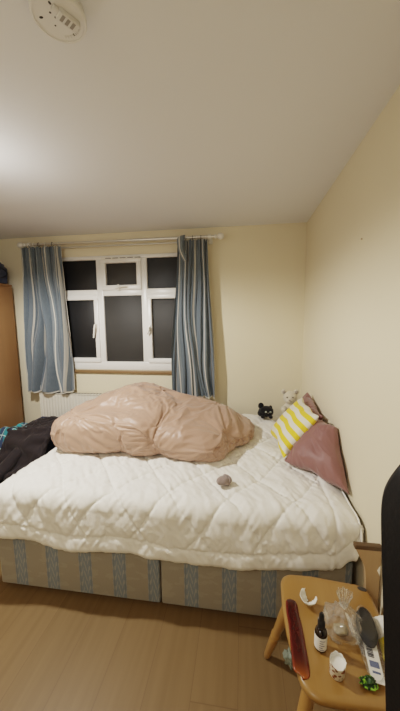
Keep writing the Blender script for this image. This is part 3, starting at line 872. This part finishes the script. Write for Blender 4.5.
# ------------------------------------------------------------------ clothes between wardrobe and bed
hb = thing('laundry_box', (-2.42, .92, 0), 'dark navy fabric laundry box between the wardrobe and the bed', 'box')
bm = soft_box(-2.60, -2.10, .80, 1.32, .005, .540, .010, 8.0, 4, .06); from_bm('box_body', bm, M['navy2'], hb)
bm = bmesh.new()
add_tube(bm, [(-2.585, .82, .540), (-2.12, .82, .540), (-2.12, 1.30, .540), (-2.585, 1.30, .540), (-2.585, .82, .540)], .010, 8)
from_bm('rim', bm, M['navy'], hb)
def drape(name, x0, x1, y0, y1, zfun, m, label, cat, n=90, th=.012, wob=.03, seed=0.0, group=None):
    def f(i, j):
        u, v = i / (n - 1), j / (n - 1)
        x = lerp(x0, x1, u); y = lerp(y0, y1, v)
        x += .05 * fbm(v * 3, seed, 0, 2) * (1 if u in (0, 1) else .6); y += .05 * fbm(u * 3, seed + 5, 0, 2) * .8
        z = zfun(x, y) + wob * (ridge(x * 3.2 + seed, y * 2.2 - x * 1.5, seed, 3) - .8) * .55 + .012 * fbm(x * 14, y * 9, seed, 2)
        return Vector((x, y, z))
    me = grid_mesh(name, n, n, f)
    o = finish(name, me, m)
    md = o.modifiers.new('t', 'SOLIDIFY'); md.thickness = th; md.offset = -1
    modded(o)
    for p in o.data.polygons: p.use_smooth = True
    tag(o, label, cat, group)
    return o
def zbox(x, y):
    z = .560
    if y < .86: z -= .50 * sm((.86 - y) / .62) * .95 - .05 * sm((.86 - y) / .1) * (1 - sm((.80 - y) / .2))
    if x < -2.56: z -= .45 * sm((-2.56 - x) / .25)
    if x > -2.13: z -= .05 * sm((x + 2.13) / .1)
    return z
pl_ = drape('plaid_shirt', -2.76, -2.44, .64, 1.00, lambda x, y: zbox(x, y) + .022 + .02 * math.sin(x * 9), M['plaid'],
            'teal and navy plaid shirt poking out from under the dark jacket', 'shirt', 60, .010, .03, 4.4)
def jkz(x, y): return zbox(x, y) + .030 + .012 * math.sin(x * 15 + y * 4)
def jkp(i, j, n=64, lift=0.0):
    u, v = i / (n - 1), j / (n - 1)
    x = lerp(-2.50, -2.095, u) + .04 * fbm(v * 3, 2.6, 0, 2) * (1 - u); y = lerp(.16, 1.13, v) + .05 * fbm(u * 3, 7.6, 0, 2)
    return Vector((x, y, jkz(x, y) + lift + .006 * noise.noise(Vector((x * 22, y * 14, 2)))))
jk = finish('jacket', grid_mesh('jacket', 64, 64, lambda i, j: jkp(i, j, 64, .012)), M['jacket'])
try:
    core = finish('core_tmp', grid_mesh('core_tmp', 40, 40, lambda i, j: jkp(i, j, 40, -.012)), M['jacket'])
    core.modifiers.new('c', 'COLLISION'); core.collision.thickness_outer = .006; core.collision.cloth_friction = 40
    vg = jk.vertex_groups.new(name='pin')
    vg.add([j * 64 + i for j in range(64) for i in (0, 1, 62, 63)] + list(range(64)) + list(range(63 * 64, 64 * 64)), 1.0, 'REPLACE')
    c = jk.modifiers.new('cloth', 'CLOTH'); cs = c.settings
    cs.quality = 5; cs.mass = .25; cs.air_damping = 3
    cs.tension_stiffness = 20; cs.compression_stiffness = 20; cs.shear_stiffness = 8; cs.bending_stiffness = .25
    cs.shrink_min = -.22; cs.vertex_group_mass = 'pin'; cs.effector_weights.gravity = .35
    c.point_cache.frame_start = 1; c.point_cache.frame_end = 60
    for f in range(1, 24): S.frame_set(f)
    modded(jk); S.frame_set(1)
except Exception as ex:
    print('jacket run skipped', ex)
if 'core_tmp' in bpy.data.objects: bpy.data.objects.remove(bpy.data.objects['core_tmp'])
jk.vertex_groups.clear()
md = jk.modifiers.new('sub', 'SUBSURF'); md.levels = 1; md.render_levels = 1
md = jk.modifiers.new('t', 'SOLIDIFY'); md.thickness = .012; md.offset = -1
modded(jk)
for p in jk.data.polygons: p.use_smooth = True
tag(jk, 'dark plum-brown jacket heaped over the laundry box left of the bed', 'jacket')
bm = bmesh.new()
slv = [(-2.20, 1.02, .560), (-2.25, .90, .570), (-2.29, .76, .545), (-2.33, .62, .455), (-2.37, .48, .365), (-2.40, .36, .275), (-2.42, .28, .20)]
add_tube(bm, slv, [.03, .045, .050, .050, .048, .044, .040], 20)
bmesh.ops.subdivide_edges(bm, edges=bm.edges[:], cuts=3, use_grid_fill=True)
for v in bm.verts: v.co += Vector((1, .4, 1)) * .016 * (ridge(v.co.x * 6, v.co.y * 9, v.co.z * 7, 2) - .8)
from_bm('sleeve', bm, M['jacket'], jk)

# ------------------------------------------------------------------ smoke alarm on the ceiling
ac = Vector((-1.064, -.490, H))
al = thing('smoke_alarm', (ac.x, ac.y, H - .042), 'round off-white smoke alarm fixed to the ceiling, showing its slots and connector', 'smoke alarm')
Tm = Matrix.Translation(ac)
lathe('base_plate', [(0, 0), (.066, 0), (.068, -.004), (.068, -.014), (.066, -.016), (0, -.016)], M['alarm2'], al, 48, Tm)
fp = lathe('face_plate', [(.060, -.014), (.069, -.015), (.0715, -.019), (.0715, -.027), (.069, -.031), (.064, -.0315), (.063, -.029), (0, -.029)], M['alarm'], al, 48, Tm)
for (dx, dy, rx, ry) in ((-.044, -.012, .006, .0035), (.002, -.042, .0035, .005), (-.012, -.020, .003, .003), (-.006, -.006, .003, .003), (.000, .003, .003, .003), (.012, .012, .003, .003), (.018, .046, .006, .004), (-.020, .014, .0025, .0025), (.028, .020, .0035, .0035)):
    bm = bmesh.new(); vs = bmesh.ops.create_uvsphere(bm, u_segments=12, v_segments=8, radius=1)['verts']
    for v in vs: v.co = ac + Vector((dx + v.co.x * rx, dy + v.co.y * ry, -.0288 + v.co.z * .0014))
    from_bm('slot', bm, M['slot'], fp)
Rz = Matrix.Translation(ac + Vector((.026, -.002, 0))) @ Matrix.Rotation(1.0, 4, 'Z')
bm = bmesh.new(); add_box(bm, -.026, .030, -.014, .016, -.042, -.028, .003, 2, Rz); add_box(bm, -.040, -.024, -.009, .009, -.038, -.028, .002, 2, Rz)
cn = from_bm('connector', bm, M['alarm2'], al)
bm = bmesh.new()
for k in range(3): add_box(bm, -.018 + k * .014, -.010 + k * .014, -.010, .010, -.0428, -.0415, 0, 2, Rz)
from_bm('terminal', bm, M['term'], cn)
bm = bmesh.new()
for k in range(10):
    a = .35 + k * .16
    q = Tm @ Matrix.Rotation(a, 4, 'Z')
    add_box(bm, .046, .054, -.0022, .0022, -.0302, -.0288, 0, 2, q)
from_bm('raised_mark', bm, M['alarm2'], fp)
# a nail left in the right wall
nl = lathe('wall_nail', [(0, 0), (.002, 0), (.002, .004), (.0045, .0045), (.0045, .006), (0, .007)], M['stand'], None, 10, axis_M((-.0002, .213, 1.895), (-1, 0, 0)))
tag(nl, 'tiny dark nail in the bare right wall above the pillows', 'nail')

# ------------------------------------------------------------------ wooden stool used as a table
SZ = .45
st = thing('stool', (-.23, -.39, 0), 'honey-coloured wooden stool with rounded seat and splayed turned legs, used as a table', 'stool')
outline = []
def corner(cx, cy, r, a0, a1, n=8):
    for k in range(n + 1):
        a = math.radians(lerp(a0, a1, k / n)); outline.append((cx + r * math.cos(a), cy + r * math.sin(a)))
corner(-.345, -.228, .055, 180, 90)          # far left
outline.append((-.27, -.171)); outline.append((-.20, -.178))
corner(-.103, -.232, .045, 85, 0)            # far right
outline.append((-.056, -.40))
corner(-.115, -.535, .055, 0, -85)           # near right
outline.append((-.20, -.592)); outline.append((-.28, -.594))
corner(-.325, -.530, .062, -90, -172)        # near left
outline.append((-.404, -.42)); outline.append((-.407, -.32))
def ins(p, d):
    c = Vector((-.23, -.38)); v = Vector(p) - c; return c + v * (1 - d / v.length)
bm = bmesh.new(); rings = []
for d, z in ((.030, SZ - .034), (.010, SZ - .030), (.002, SZ - .022), (0, SZ - .014), (.002, SZ - .006), (.008, SZ - .001), (.020, SZ), (.06, SZ), (.11, SZ - .0015)):
    rings.append([bm.verts.new((*ins(p, d), z)) for p in outline])
for a, b in zip(rings, rings[1:]):
    for k in range(len(outline)): bm.faces.new((a[k], a[(k + 1) % len(outline)], b[(k + 1) % len(outline)], b[k]))
bm.faces.new(rings[0][::-1]); bm.faces.new(rings[-1])
seat = from_bm('seat', bm, M['chairw'], st, True, 50)
bm = bmesh.new()
for (hx, hy, rx, ry) in ((-.083, -.212, .017, .010),):
    add_lathe(bm, [(0, 0), (.8, .0002), (1.0, .0008), (1.0, -.02), (0, -.02)], 20, Matrix.Translation((hx, hy, SZ + .0002)) @ Matrix.Rotation(-.25, 4, 'Z') @ Matrix.Diagonal((rx, ry, 1, 1)))
from_bm('hole', bm, M['slot'], seat)
for (tx, ty, fx, fy) in ((-.350, -.245, -.443, -.158), (-.120, -.250, -.088, -.150), (-.345, -.520, -.430, -.615), (-.115, -.520, -.045, -.610)):
    a, b = Vector((fx, fy, 0)), Vector((tx, ty, SZ - .026)); L = (b - a).length
    f = [(0, 0), (.012, 0), (.014, .01), (.0155, .05), (.019, .12), (.0195, .135), (.016, .142), (.016, .150), (.021, .158), (.021, .166), (.017, .174), (.0185, .20), (.0215, .27), (.022, .33), (.019, L - .03), (.016, L), (0, L)]
    # keep the foot flat: cut by sliding the axis up by the radius
    o = lathe('leg', f, M['chairl'], st, 18, axis_M(a + Vector((0, 0, .006)), b - a))

# pale stand behind the stool
sd = thing('wooden_stand', (-.055, -.15, 0), 'pale wood bracket-shaped stand with dark brown top edge between the stool and right wall', 'stand')
bars('top', [(-.108, -.005, -.187, -.164, .600, .618)], M['standt'], sd, .002)
prof = [(-.104, .5995), (-.092, .575), (-.078, .550), (-.067, .525), (-.062, .500), (-.058, .45), (-.052, .30), (-.052, .06), (-.055, 0), (-.008, 0), (-.008, .49), (-.020, .515), (-.008, .540), (-.008, .5995)]
bm = bmesh.new(); add_prism(bm, prof, lambda p: Vector((p[0], -.185, p[1])), lambda p: Vector((p[0], -.166, p[1])))
from_bm('board', bm, M['stand'], sd, False, None)
bars('foot', [(-.048, -.010, -.1655, -.100, 0, .022)], M['stand'], sd, .002)

# ------------------------------------------------------------------ things on the stool
T0 = SZ + .0008
# long dark red case
def red_pt(i, j):
    u, v = i / 23, j / 47
    if j == 0 or j == 47: pass
    y = lerp(-.545, -.292, v)
    cxl = interp([(-.545, -.378), (-.45, -.382), (-.36, -.380), (-.292, -.372)], y) + .010 * math.sin(PI * v)
    hw = .0260 * (1 - abs(2 * v - 1) ** 14) ** .5 * lerp(1.0, .82, v)
    s = 2 * u - 1
    return Vector((cxl + hw * s, y - .006 * s * (1 - v), T0 + .006 * (1 - s ** 4) ** .5 * (1 - abs(2 * v - 1) ** 10)))
me = grid_mesh('glasses_case', 24, 48, red_pt, lambda i, j: (i / 23, j / 47))
bm = bmesh.new(); bm.from_mesh(me)
be = [e for e in bm.edges if e.is_boundary]
bmesh.ops.holes_fill(bm, edges=be, sides=0); bm.to_mesh(me); bm.free()
gc = finish('glasses_case', me, M['red'])
tag(gc, 'long narrow glossy dark red case lying along the left edge of the stool seat', 'case')

# torn white wrapper curl
bm = bmesh.new()
me = grid_mesh('torn_wrapper', 26, 12, lambda i, j: (lambda a, r: Vector((-.308 + r * math.cos(a) * .9 + .004 * fbm(i * .5, j * .5), -.300 + r * math.sin(a) + .004 * fbm(i * .4, j * .4, 3), T0 + .002 + .026 * (j / 11) ** 1.3 + .004 * abs(fbm(i * .6, j * .3, 7)))))(1.8 + i / 25 * 4.6, .004 + .030 * (j / 11) ** .6))
tw = finish('torn_wrapper', me, M['paper'])
md = tw.modifiers.new('t', 'SOLIDIFY'); md.thickness = .0015; modded(tw)
tag(tw, 'crumpled torn white wrapper on the far left of the stool seat', 'wrapper')

# dropper bottle
bt = thing('dropper_bottle', (-.302, -.452, SZ), 'small dark amber dropper bottle with white label standing on the stool', 'bottle')
Tb = Matrix.Translation((-.302, -.452, T0))
lathe('glass', [(0, 0), (.0165, 0), (.019, .003), (.019, .060), (.017, .067), (.009, .073), (.009, .082), (0, .082)], M['bottle'], bt, 28, Tb)
lb = lathe('paper_label', [(.0193, .008), (.0196, .010), (.0196, .052), (.0193, .054)], M['paper'], bt, 28, Tb)
bm = bmesh.new()
for k, wd in enumerate((.9, .6, .8, .5, .7)):
    z = .046 - k * .008
    n = 6
    vs0 = [bm.verts.new(Tb @ Vector((.0199 * math.cos(a), .0199 * math.sin(a), z))) for a in [-2.0 + wd * i / n for i in range(n + 1)]]
    vs1 = [bm.verts.new(Tb @ Vector((.0199 * math.cos(a), .0199 * math.sin(a), z - .0022))) for a in [-2.0 + wd * i / n for i in range(n + 1)]]
    for i in range(n): bm.faces.new((vs0[i], vs0[i + 1], vs1[i + 1], vs1[i]))
from_bm('print', bm, M['inkb'], lb, True, None, False)
lathe('dropper_cap', [(0, .078), (.0115, .078), (.0115, .098), (.009, .101), (.0075, .104), (.0085, .110), (.0075, .122), (.004, .128), (0, .129)], M['blackpl'], bt, 20, Tb)

# patterned cup
cp = thing('paper_cup', (-.272, -.520, SZ), 'little brown and white patterned cup with white lining, on the near side of the stool', 'cup')
Tc = Matrix.Translation((-.272, -.520, T0)) @ Matrix.Rotation(.12, 4, 'X')
lathe('cup_body', [(0, .001), (.019, .001), (.021, .004), (.0225, .050), (.0218, .050), (.0195, .008), (0, .007)], M['pattern'], cp, 24, Tc)
me = grid_mesh('paper_lining', 36, 7, lambda i, j: Tc @ Vector(((.0198 + .002 * j / 6 + .003 * fbm(i * .5, j * .3, 2)) * math.cos(2 * PI * i / 36), (.0198 + .002 * j / 6 + .003 * fbm(i * .5, j * .3, 5)) * math.sin(2 * PI * i / 36), 0.043 + .010 * j / 6 + .005 * (j / 6) * math.sin(2 * PI * i / 36 + .6) + .004 * fbm(i * .7, j * .4, 9))), None, True)
pn = finish('paper_lining', me, M['paper'], cp)
md = pn.modifiers.new('t', 'SOLIDIFY'); md.thickness = .001; modded(pn)
lathe('paper_lid', [(0, .043), (.012, .044), (.0205, .047)], M['paper'], cp, 24, Tc)

# knotted clear bag
kb = thing('plastic_bag', (-.215, -.385, SZ), 'clear crumpled plastic bag tied in a knot, standing on the stool', 'bag')
def bag_r(z):  # radius by height
    return interp([(0, .046), (.018, .064), (.045, .058), (.070, .034), (.088, .014), (.098, .009), (.108, .012), (.130, .018), (.145, .021)], z)
def bag_pt(i, j):
    z = .147 * j / 39; a = 2 * PI * i / 64
    r = bag_r(z); r *= 1 + .16 * math.sin(9 * a + 3 * fbm(z * 20, 1.0, 0)) * (.4 + .6 * sm((z - .03) / .05)) + .22 * fbm(math.cos(a) * 1.6, math.sin(a) * 1.6, z * 18, 3)
    lean = z * .12
    return Vector((-.215 + r * 1.05 * math.cos(a) + lean * .2, -.385 + r * .95 * math.sin(a) - lean * .1, T0 + z + .004 * fbm(math.cos(a) * 2, math.sin(a) * 2, 5)* (1 if 0 < j < 36 else 0) * (z / .05 if z < .05 else 1)))
me = grid_mesh('bag_film', 64, 40, bag_pt, None, True)
finish('bag_film', me, M['clear'], kb)
lathe('knot', [(0, -.008), (.009, -.006), (.013, 0), (.009, .006), (0, .008)], M['clear'], kb, 14, Matrix.Translation((-.213, -.386, T0 + .098)))
# a loose tail of the bag spilling right
me = grid_mesh('bag_tail', 16, 24, lambda i, j: Vector((-.205 + .045 * j / 23 + .010 * math.sin(j * .6), -.392 - .055 * j / 23 + .035 * (i / 15 - .5) * (1 + j / 23), T0 + .055 * (1 - j / 23) ** 1.4 + .005 + .007 * abs(fbm(i * .4, j * .35, 3)))))
finish('bag_tail', me, M['clear'], kb)
bm = bmesh.new(); ball(bm, (-.222, -.395, T0 + .013), (.026, .020, .012))
for v in bm.verts: v.co.z = max(v.co.z, T0 + .001)
for v in bm.verts: v.co += Vector((1, 1, .3)) * .006 * fbm(v.co.x * 40, v.co.y * 40, v.co.z * 40)
from_bm('bag_content', bm, M['content'], kb)

# brush in a clear sleeve
hx = thing('packaged_brush', (-.137, -.42, SZ), 'black brush sealed in a clear plastic sleeve with a white barcode card, on the stool', 'brush')
ax = Vector((-.150, -.515, 0)) - Vector((-.117, -.318, 0)); ax.normalize(); sdv = Vector((-ax.y, ax.x, 0))
O = Vector((-.124, -.316, T0))
def loc(a, s, z): return O + ax * a + sdv * s + Vector((0, 0, z))
def oval(name, a0, a1, hw, h, m, par, z=.001, e=1.0, wob=0.0, n=30):
    def f(i, j):
        t = i / (n - 1); s = math.sin(PI * t) ** .45
        an = 2 * PI * j / 20
        hh = 1 + wob * fbm(t * 6, math.cos(an) * 2, math.sin(an) * 2, 3)
        return loc(lerp(a0, a1, t), hw * s * math.cos(an) * hh, z + h * .5 * (1 + math.sin(an) * s * hh) * (1.0))
    vs = [f(i, j) for j in range(20) for i in range(n)]
    fs = [(j * n + i, j * n + i + 1, ((j + 1) % 20) * n + i + 1, ((j + 1) % 20) * n + i) for j in range(20) for i in range(n - 1)]
    me = bpy.data.meshes.new(name); me.from_pydata([tuple(v) for v in vs], [], fs); me.update()
    bm = bmesh.new(); bm.from_mesh(me); bmesh.ops.recalc_face_normals(bm, faces=bm.faces[:]); bm.to_mesh(me); bm.free()
    return finish(name, me, m, par)
oval('brush_head', .004, .135, .031, .036, M['bristle'], hx, .004, 1, .10)
oval('brush_back', .012, .128, .026, .008, M['blackpl'], hx, .036)
oval('plastic_sleeve', -.010, .235, .040, .049, M['clear2'], hx, .0005, 1, .18)
bm = bmesh.new()
poly = [loc(a, s, 0) for a, s in ((.118, -.018), (.118, .018), (.222, .016), (.222, -.016))]
for (a0, a1, z0, z1) in ((.112, .226, .006, .008),):
    add_prism(bm, [(.110, -.020), (.110, .020), (.226, .018), (.226, -.018)], lambda p: loc(p[0], p[1], .012 + .02 * max(0, .16 - p[0])), lambda p: loc(p[0], p[1], .0135 + .02 * max(0, .16 - p[0])))
cd = from_bm('barcode_card', bm, M['paper'], hx, False, None)
def zc(a): return .0138 + .02 * max(0, .16 - a)
bm = bmesh.new()
for k in range(9):
    a0 = .120 + k * .0045; a1 = a0 + (.0022 if k % 3 else .0032)
    add_prism(bm, [(a0, -.014), (a0, .004), (a1, .004), (a1, -.014)], lambda p: loc(p[0], p[1], .0150), lambda p: loc(p[0], p[1], .0155))
from_bm('barcode', bm, M['ink'], cd, False, None)
bm = bmesh.new()
add_prism(bm, [(.168, -.013), (.168, .013), (.186, .013), (.186, -.013)], lambda p: loc(p[0], p[1], .0142), lambda p: loc(p[0], p[1], .0146))
add_prism(bm, [(.196, -.010), (.196, .012), (.202, .012), (.202, -.010)], lambda p: loc(p[0], p[1], .0142), lambda p: loc(p[0], p[1], .0146))
from_bm('print_block', bm, M['inkb'], cd, False, None)

# yellow packet leaning by the black chair
yp = thing('snack_packet', (-.085, -.42, SZ), 'yellow and white glossy packet at the right edge of the stool seat', 'packet')
def pk(u, v, lift=0.0):
    y = lerp(-.53, -.33, v); puff = .010 * math.sin(PI * u) * math.sin(PI * v)
    return Vector((lerp(-.108, -.066, u) - .016 * (1 - v) + .012 * v, y, T0 + .004 + .018 * u + puff + lift + .003 * fbm(u * 4, v * 9, 3)))
def pk_part(name, v0, v1, m, lift, u0=0.0, u1=1.0):
    me = grid_mesh(name, 12, 16, lambda i, j: pk(lerp(u0, u1, i / 11), lerp(v0, v1, j / 15), lift))
    o = finish(name, me, m, yp)
    md = o.modifiers.new('t', 'SOLIDIFY'); md.thickness = .002; md.offset = -1; modded(o)
pk_part('olive_end', 0, .30, M['olive'], 0); pk_part('yellow_panel', .30, .62, M['yellow'], 0); pk_part('white_panel', .62, 1, M['paper'], 0)
pk_part('dark_band', .20, .26, M['ink'], .0012, .1, .9)

# green scrunched packet
bm = bmesh.new(); bmesh.ops.create_icosphere(bm, subdivisions=4, radius=1)
for v in bm.verts:
    n = v.co.copy(); d = 1 + .45 * (ridge(n.x * 1.3, n.y * 1.3, n.z * 1.3, 2) - .8) + .1 * fbm(n.x * 5, n.y * 5, n.z * 5)
    v.co = Vector((-.187 + n.x * d * .024, -.538 + n.y * d * .015, max(T0, T0 + .010 + n.z * d * .011)))
gp = from_bm('scrunched_packet', bm, M['green'], None, True, 30); tag(gp, 'small scrunched green and black foil packet on the near edge of the stool', 'packet')
# wrapper on the floor
bm = bmesh.new(); bmesh.ops.create_icosphere(bm, subdivisions=4, radius=1)
for v in bm.verts:
    n = v.co.copy(); d = 1 + .5 * (ridge(n.x * 1.2 + 3, n.y * 1.2, n.z * 1.2, 2) - .8)
    v.co = Vector((-.338 + n.x * d * .028, -.158 + n.y * d * .036, max(.0006, .014 + n.z * d * .018)))
fw = from_bm('floor_wrapper', bm, mat_clear('grey_green_film', .55, (.42, .47, .38), .2), None, True, 30); tag(fw, 'crumpled clear plastic wrapper on the floor beneath the stool', 'wrapper')

# ------------------------------------------------------------------ black high-back chair at the right edge
bc = thing('office_chair', (-.30, -1.05, 0), 'black leather high-back chair at the right edge of the picture, in front of the stool', 'chair')
e0 = Vector((-.272, -.765, 0)); e1 = Vector((-.085, -.995, 0)); dirv = (e1 - e0).normalized(); nv = Vector((dirv.y, -dirv.x, 0))
if nv.y > 0: nv = -nv
BW = (e1 - e0).length
def cb(s, z, t): return e0 + dirv * s + nv * t + Vector((0, 0, z))
def back_pt(i, j):
    a = 2 * PI * i / 96; v = j / 20
    # superellipse outline in (s,z), swept front to back
    c, s_ = math.cos(a), math.sin(a); p = 2 / 18.0
    ss = math.copysign(abs(c) ** p, c); zz = math.copysign(abs(s_) ** p, s_)
    k = 1 - .05 * abs(2 * v - 1) ** 4
    t = lerp(-.035, .035, v)
    sx = BW / 2 + ss * (BW / 2) * k; z = .82 + zz * .385 * (1 - .02 * abs(2 * v - 1) ** 3)
    z += min(.11, (1 - abs(ss)) * BW * .85) if zz > .5 else 0
    sx -= .042 * (z - .72) / .47 - .024
    return cb(sx, z, t)
me = grid_mesh('backrest', 96, 21, back_pt, None, True)
bm = bmesh.new(); bm.from_mesh(me); bmesh.ops.holes_fill(bm, edges=[e for e in bm.edges if e.is_boundary], sides=0); bm.to_mesh(me); bm.free()
finish('backrest', me, M['leather'], bc, True, 60)
sc_ = cb(BW / 2, 0, .20)
Rs = Matrix.Translation(Vector((sc_.x, sc_.y, 0))) @ Matrix.Rotation(math.atan2(dirv.y, dirv.x), 4, 'Z')
bm = bmesh.new(); add_box(bm, -.20, .20, -.17, .19, .42, .50, .035, 4, Rs); from_bm('seat', bm, M['leather'], bc)
bm = bmesh.new(); rod(bm, (sc_.x, sc_.y, .10), (sc_.x, sc_.y, .425), .025, 16); from_bm('gas_lift', bm, M['blackpl'], bc)
bm = bmesh.new(); q0 = cb(BW / 2, 0, .02)
add_tube(bm, [(sc_.x, sc_.y, .41), (lerp(sc_.x, q0.x, .8), lerp(sc_.y, q0.y, .8), .41), (q0.x, q0.y, .45), (q0.x, q0.y, .60)], .016, 10); from_bm('back_bracket', bm, M['blackpl'], bc)
for k in range(5):
    a = .5 + k * 2 * PI / 5; ex, ey = sc_.x + .21 * math.cos(a), sc_.y + .21 * math.sin(a)
    bm = bmesh.new(); add_tube(bm, [(sc_.x, sc_.y, .10), (lerp(sc_.x, ex, .6), lerp(sc_.y, ey, .6), .088), (ex, ey, .065)], [.022, .018, .013], 10)
    lg = from_bm('base_leg', bm, M['blackpl'], bc)
    bm = bmesh.new(); ball(bm, (ex, ey, .030), (.022, .022, .030)); from_bm('castor', bm, M['blackpl'], lg)

# ------------------------------------------------------------------ light, world, camera
def lamp(kind, loc, energy, color, size=.05, rot=None, name='ceiling_lamp', **k):
    l = bpy.data.lights.new(name, kind); l.energy = energy; l.color = color
    if kind == 'AREA': l.shape = 'DISK'; l.size = size
    else: l.shadow_soft_size = size
    for a, v in k.items(): setattr(l, a, v)
    o = bpy.data.objects.new(name, l); COL.objects.link(o); o.location = loc
    if rot: o.rotation_euler = rot
    return o
LP = (-1.90, .02, 2.05)
lamp('POINT', LP, 4.5, (1.0, .965, .915), .045)
lamp('SPOT', LP, 85, (1.0, .965, .915), .045, (0, 0, 0), 'ceiling_lamp_down', spot_size=PI, spot_blend=.35)
lamp('AREA', (-1.6, -2.0, 2.25), 9, (1.0, .95, .88), .5, (.25, 0, 0), 'added_fill_light')  # unseen fill light added behind the camera to brighten the front faces
wd = bpy.data.worlds.new('night'); S.world = wd; wd.use_nodes = True
wd.node_tree.nodes['Background'].inputs[0].default_value = (.012, .014, .02, 1); wd.node_tree.nodes['Background'].inputs[1].default_value = .4

cam = bpy.data.cameras.new('camera'); co = bpy.data.objects.new('camera', cam); COL.objects.link(co)
cam.sensor_fit = 'VERTICAL'; cam.sensor_height = 36; cam.lens = 36 * 291.54 / 711; cam.clip_start = .02
r = Vector((.98981836, .14196521, -.01027074)); u = Vector((-.0076287, .12496691, .99213158)); f = Vector((-.14213167, .98195171, -.12477755))
mw = Matrix(((r.x, u.x, -f.x, -.5643), (r.y, u.y, -f.y, -1.3288), (r.z, u.z, -f.z, 1.5256), (0, 0, 0, 1)))
co.matrix_world = mw
S.camera = co
S.view_settings.view_transform = 'Filmic'
S.view_settings.look = 'Medium High Contrast'
S.view_settings.exposure = 0.25
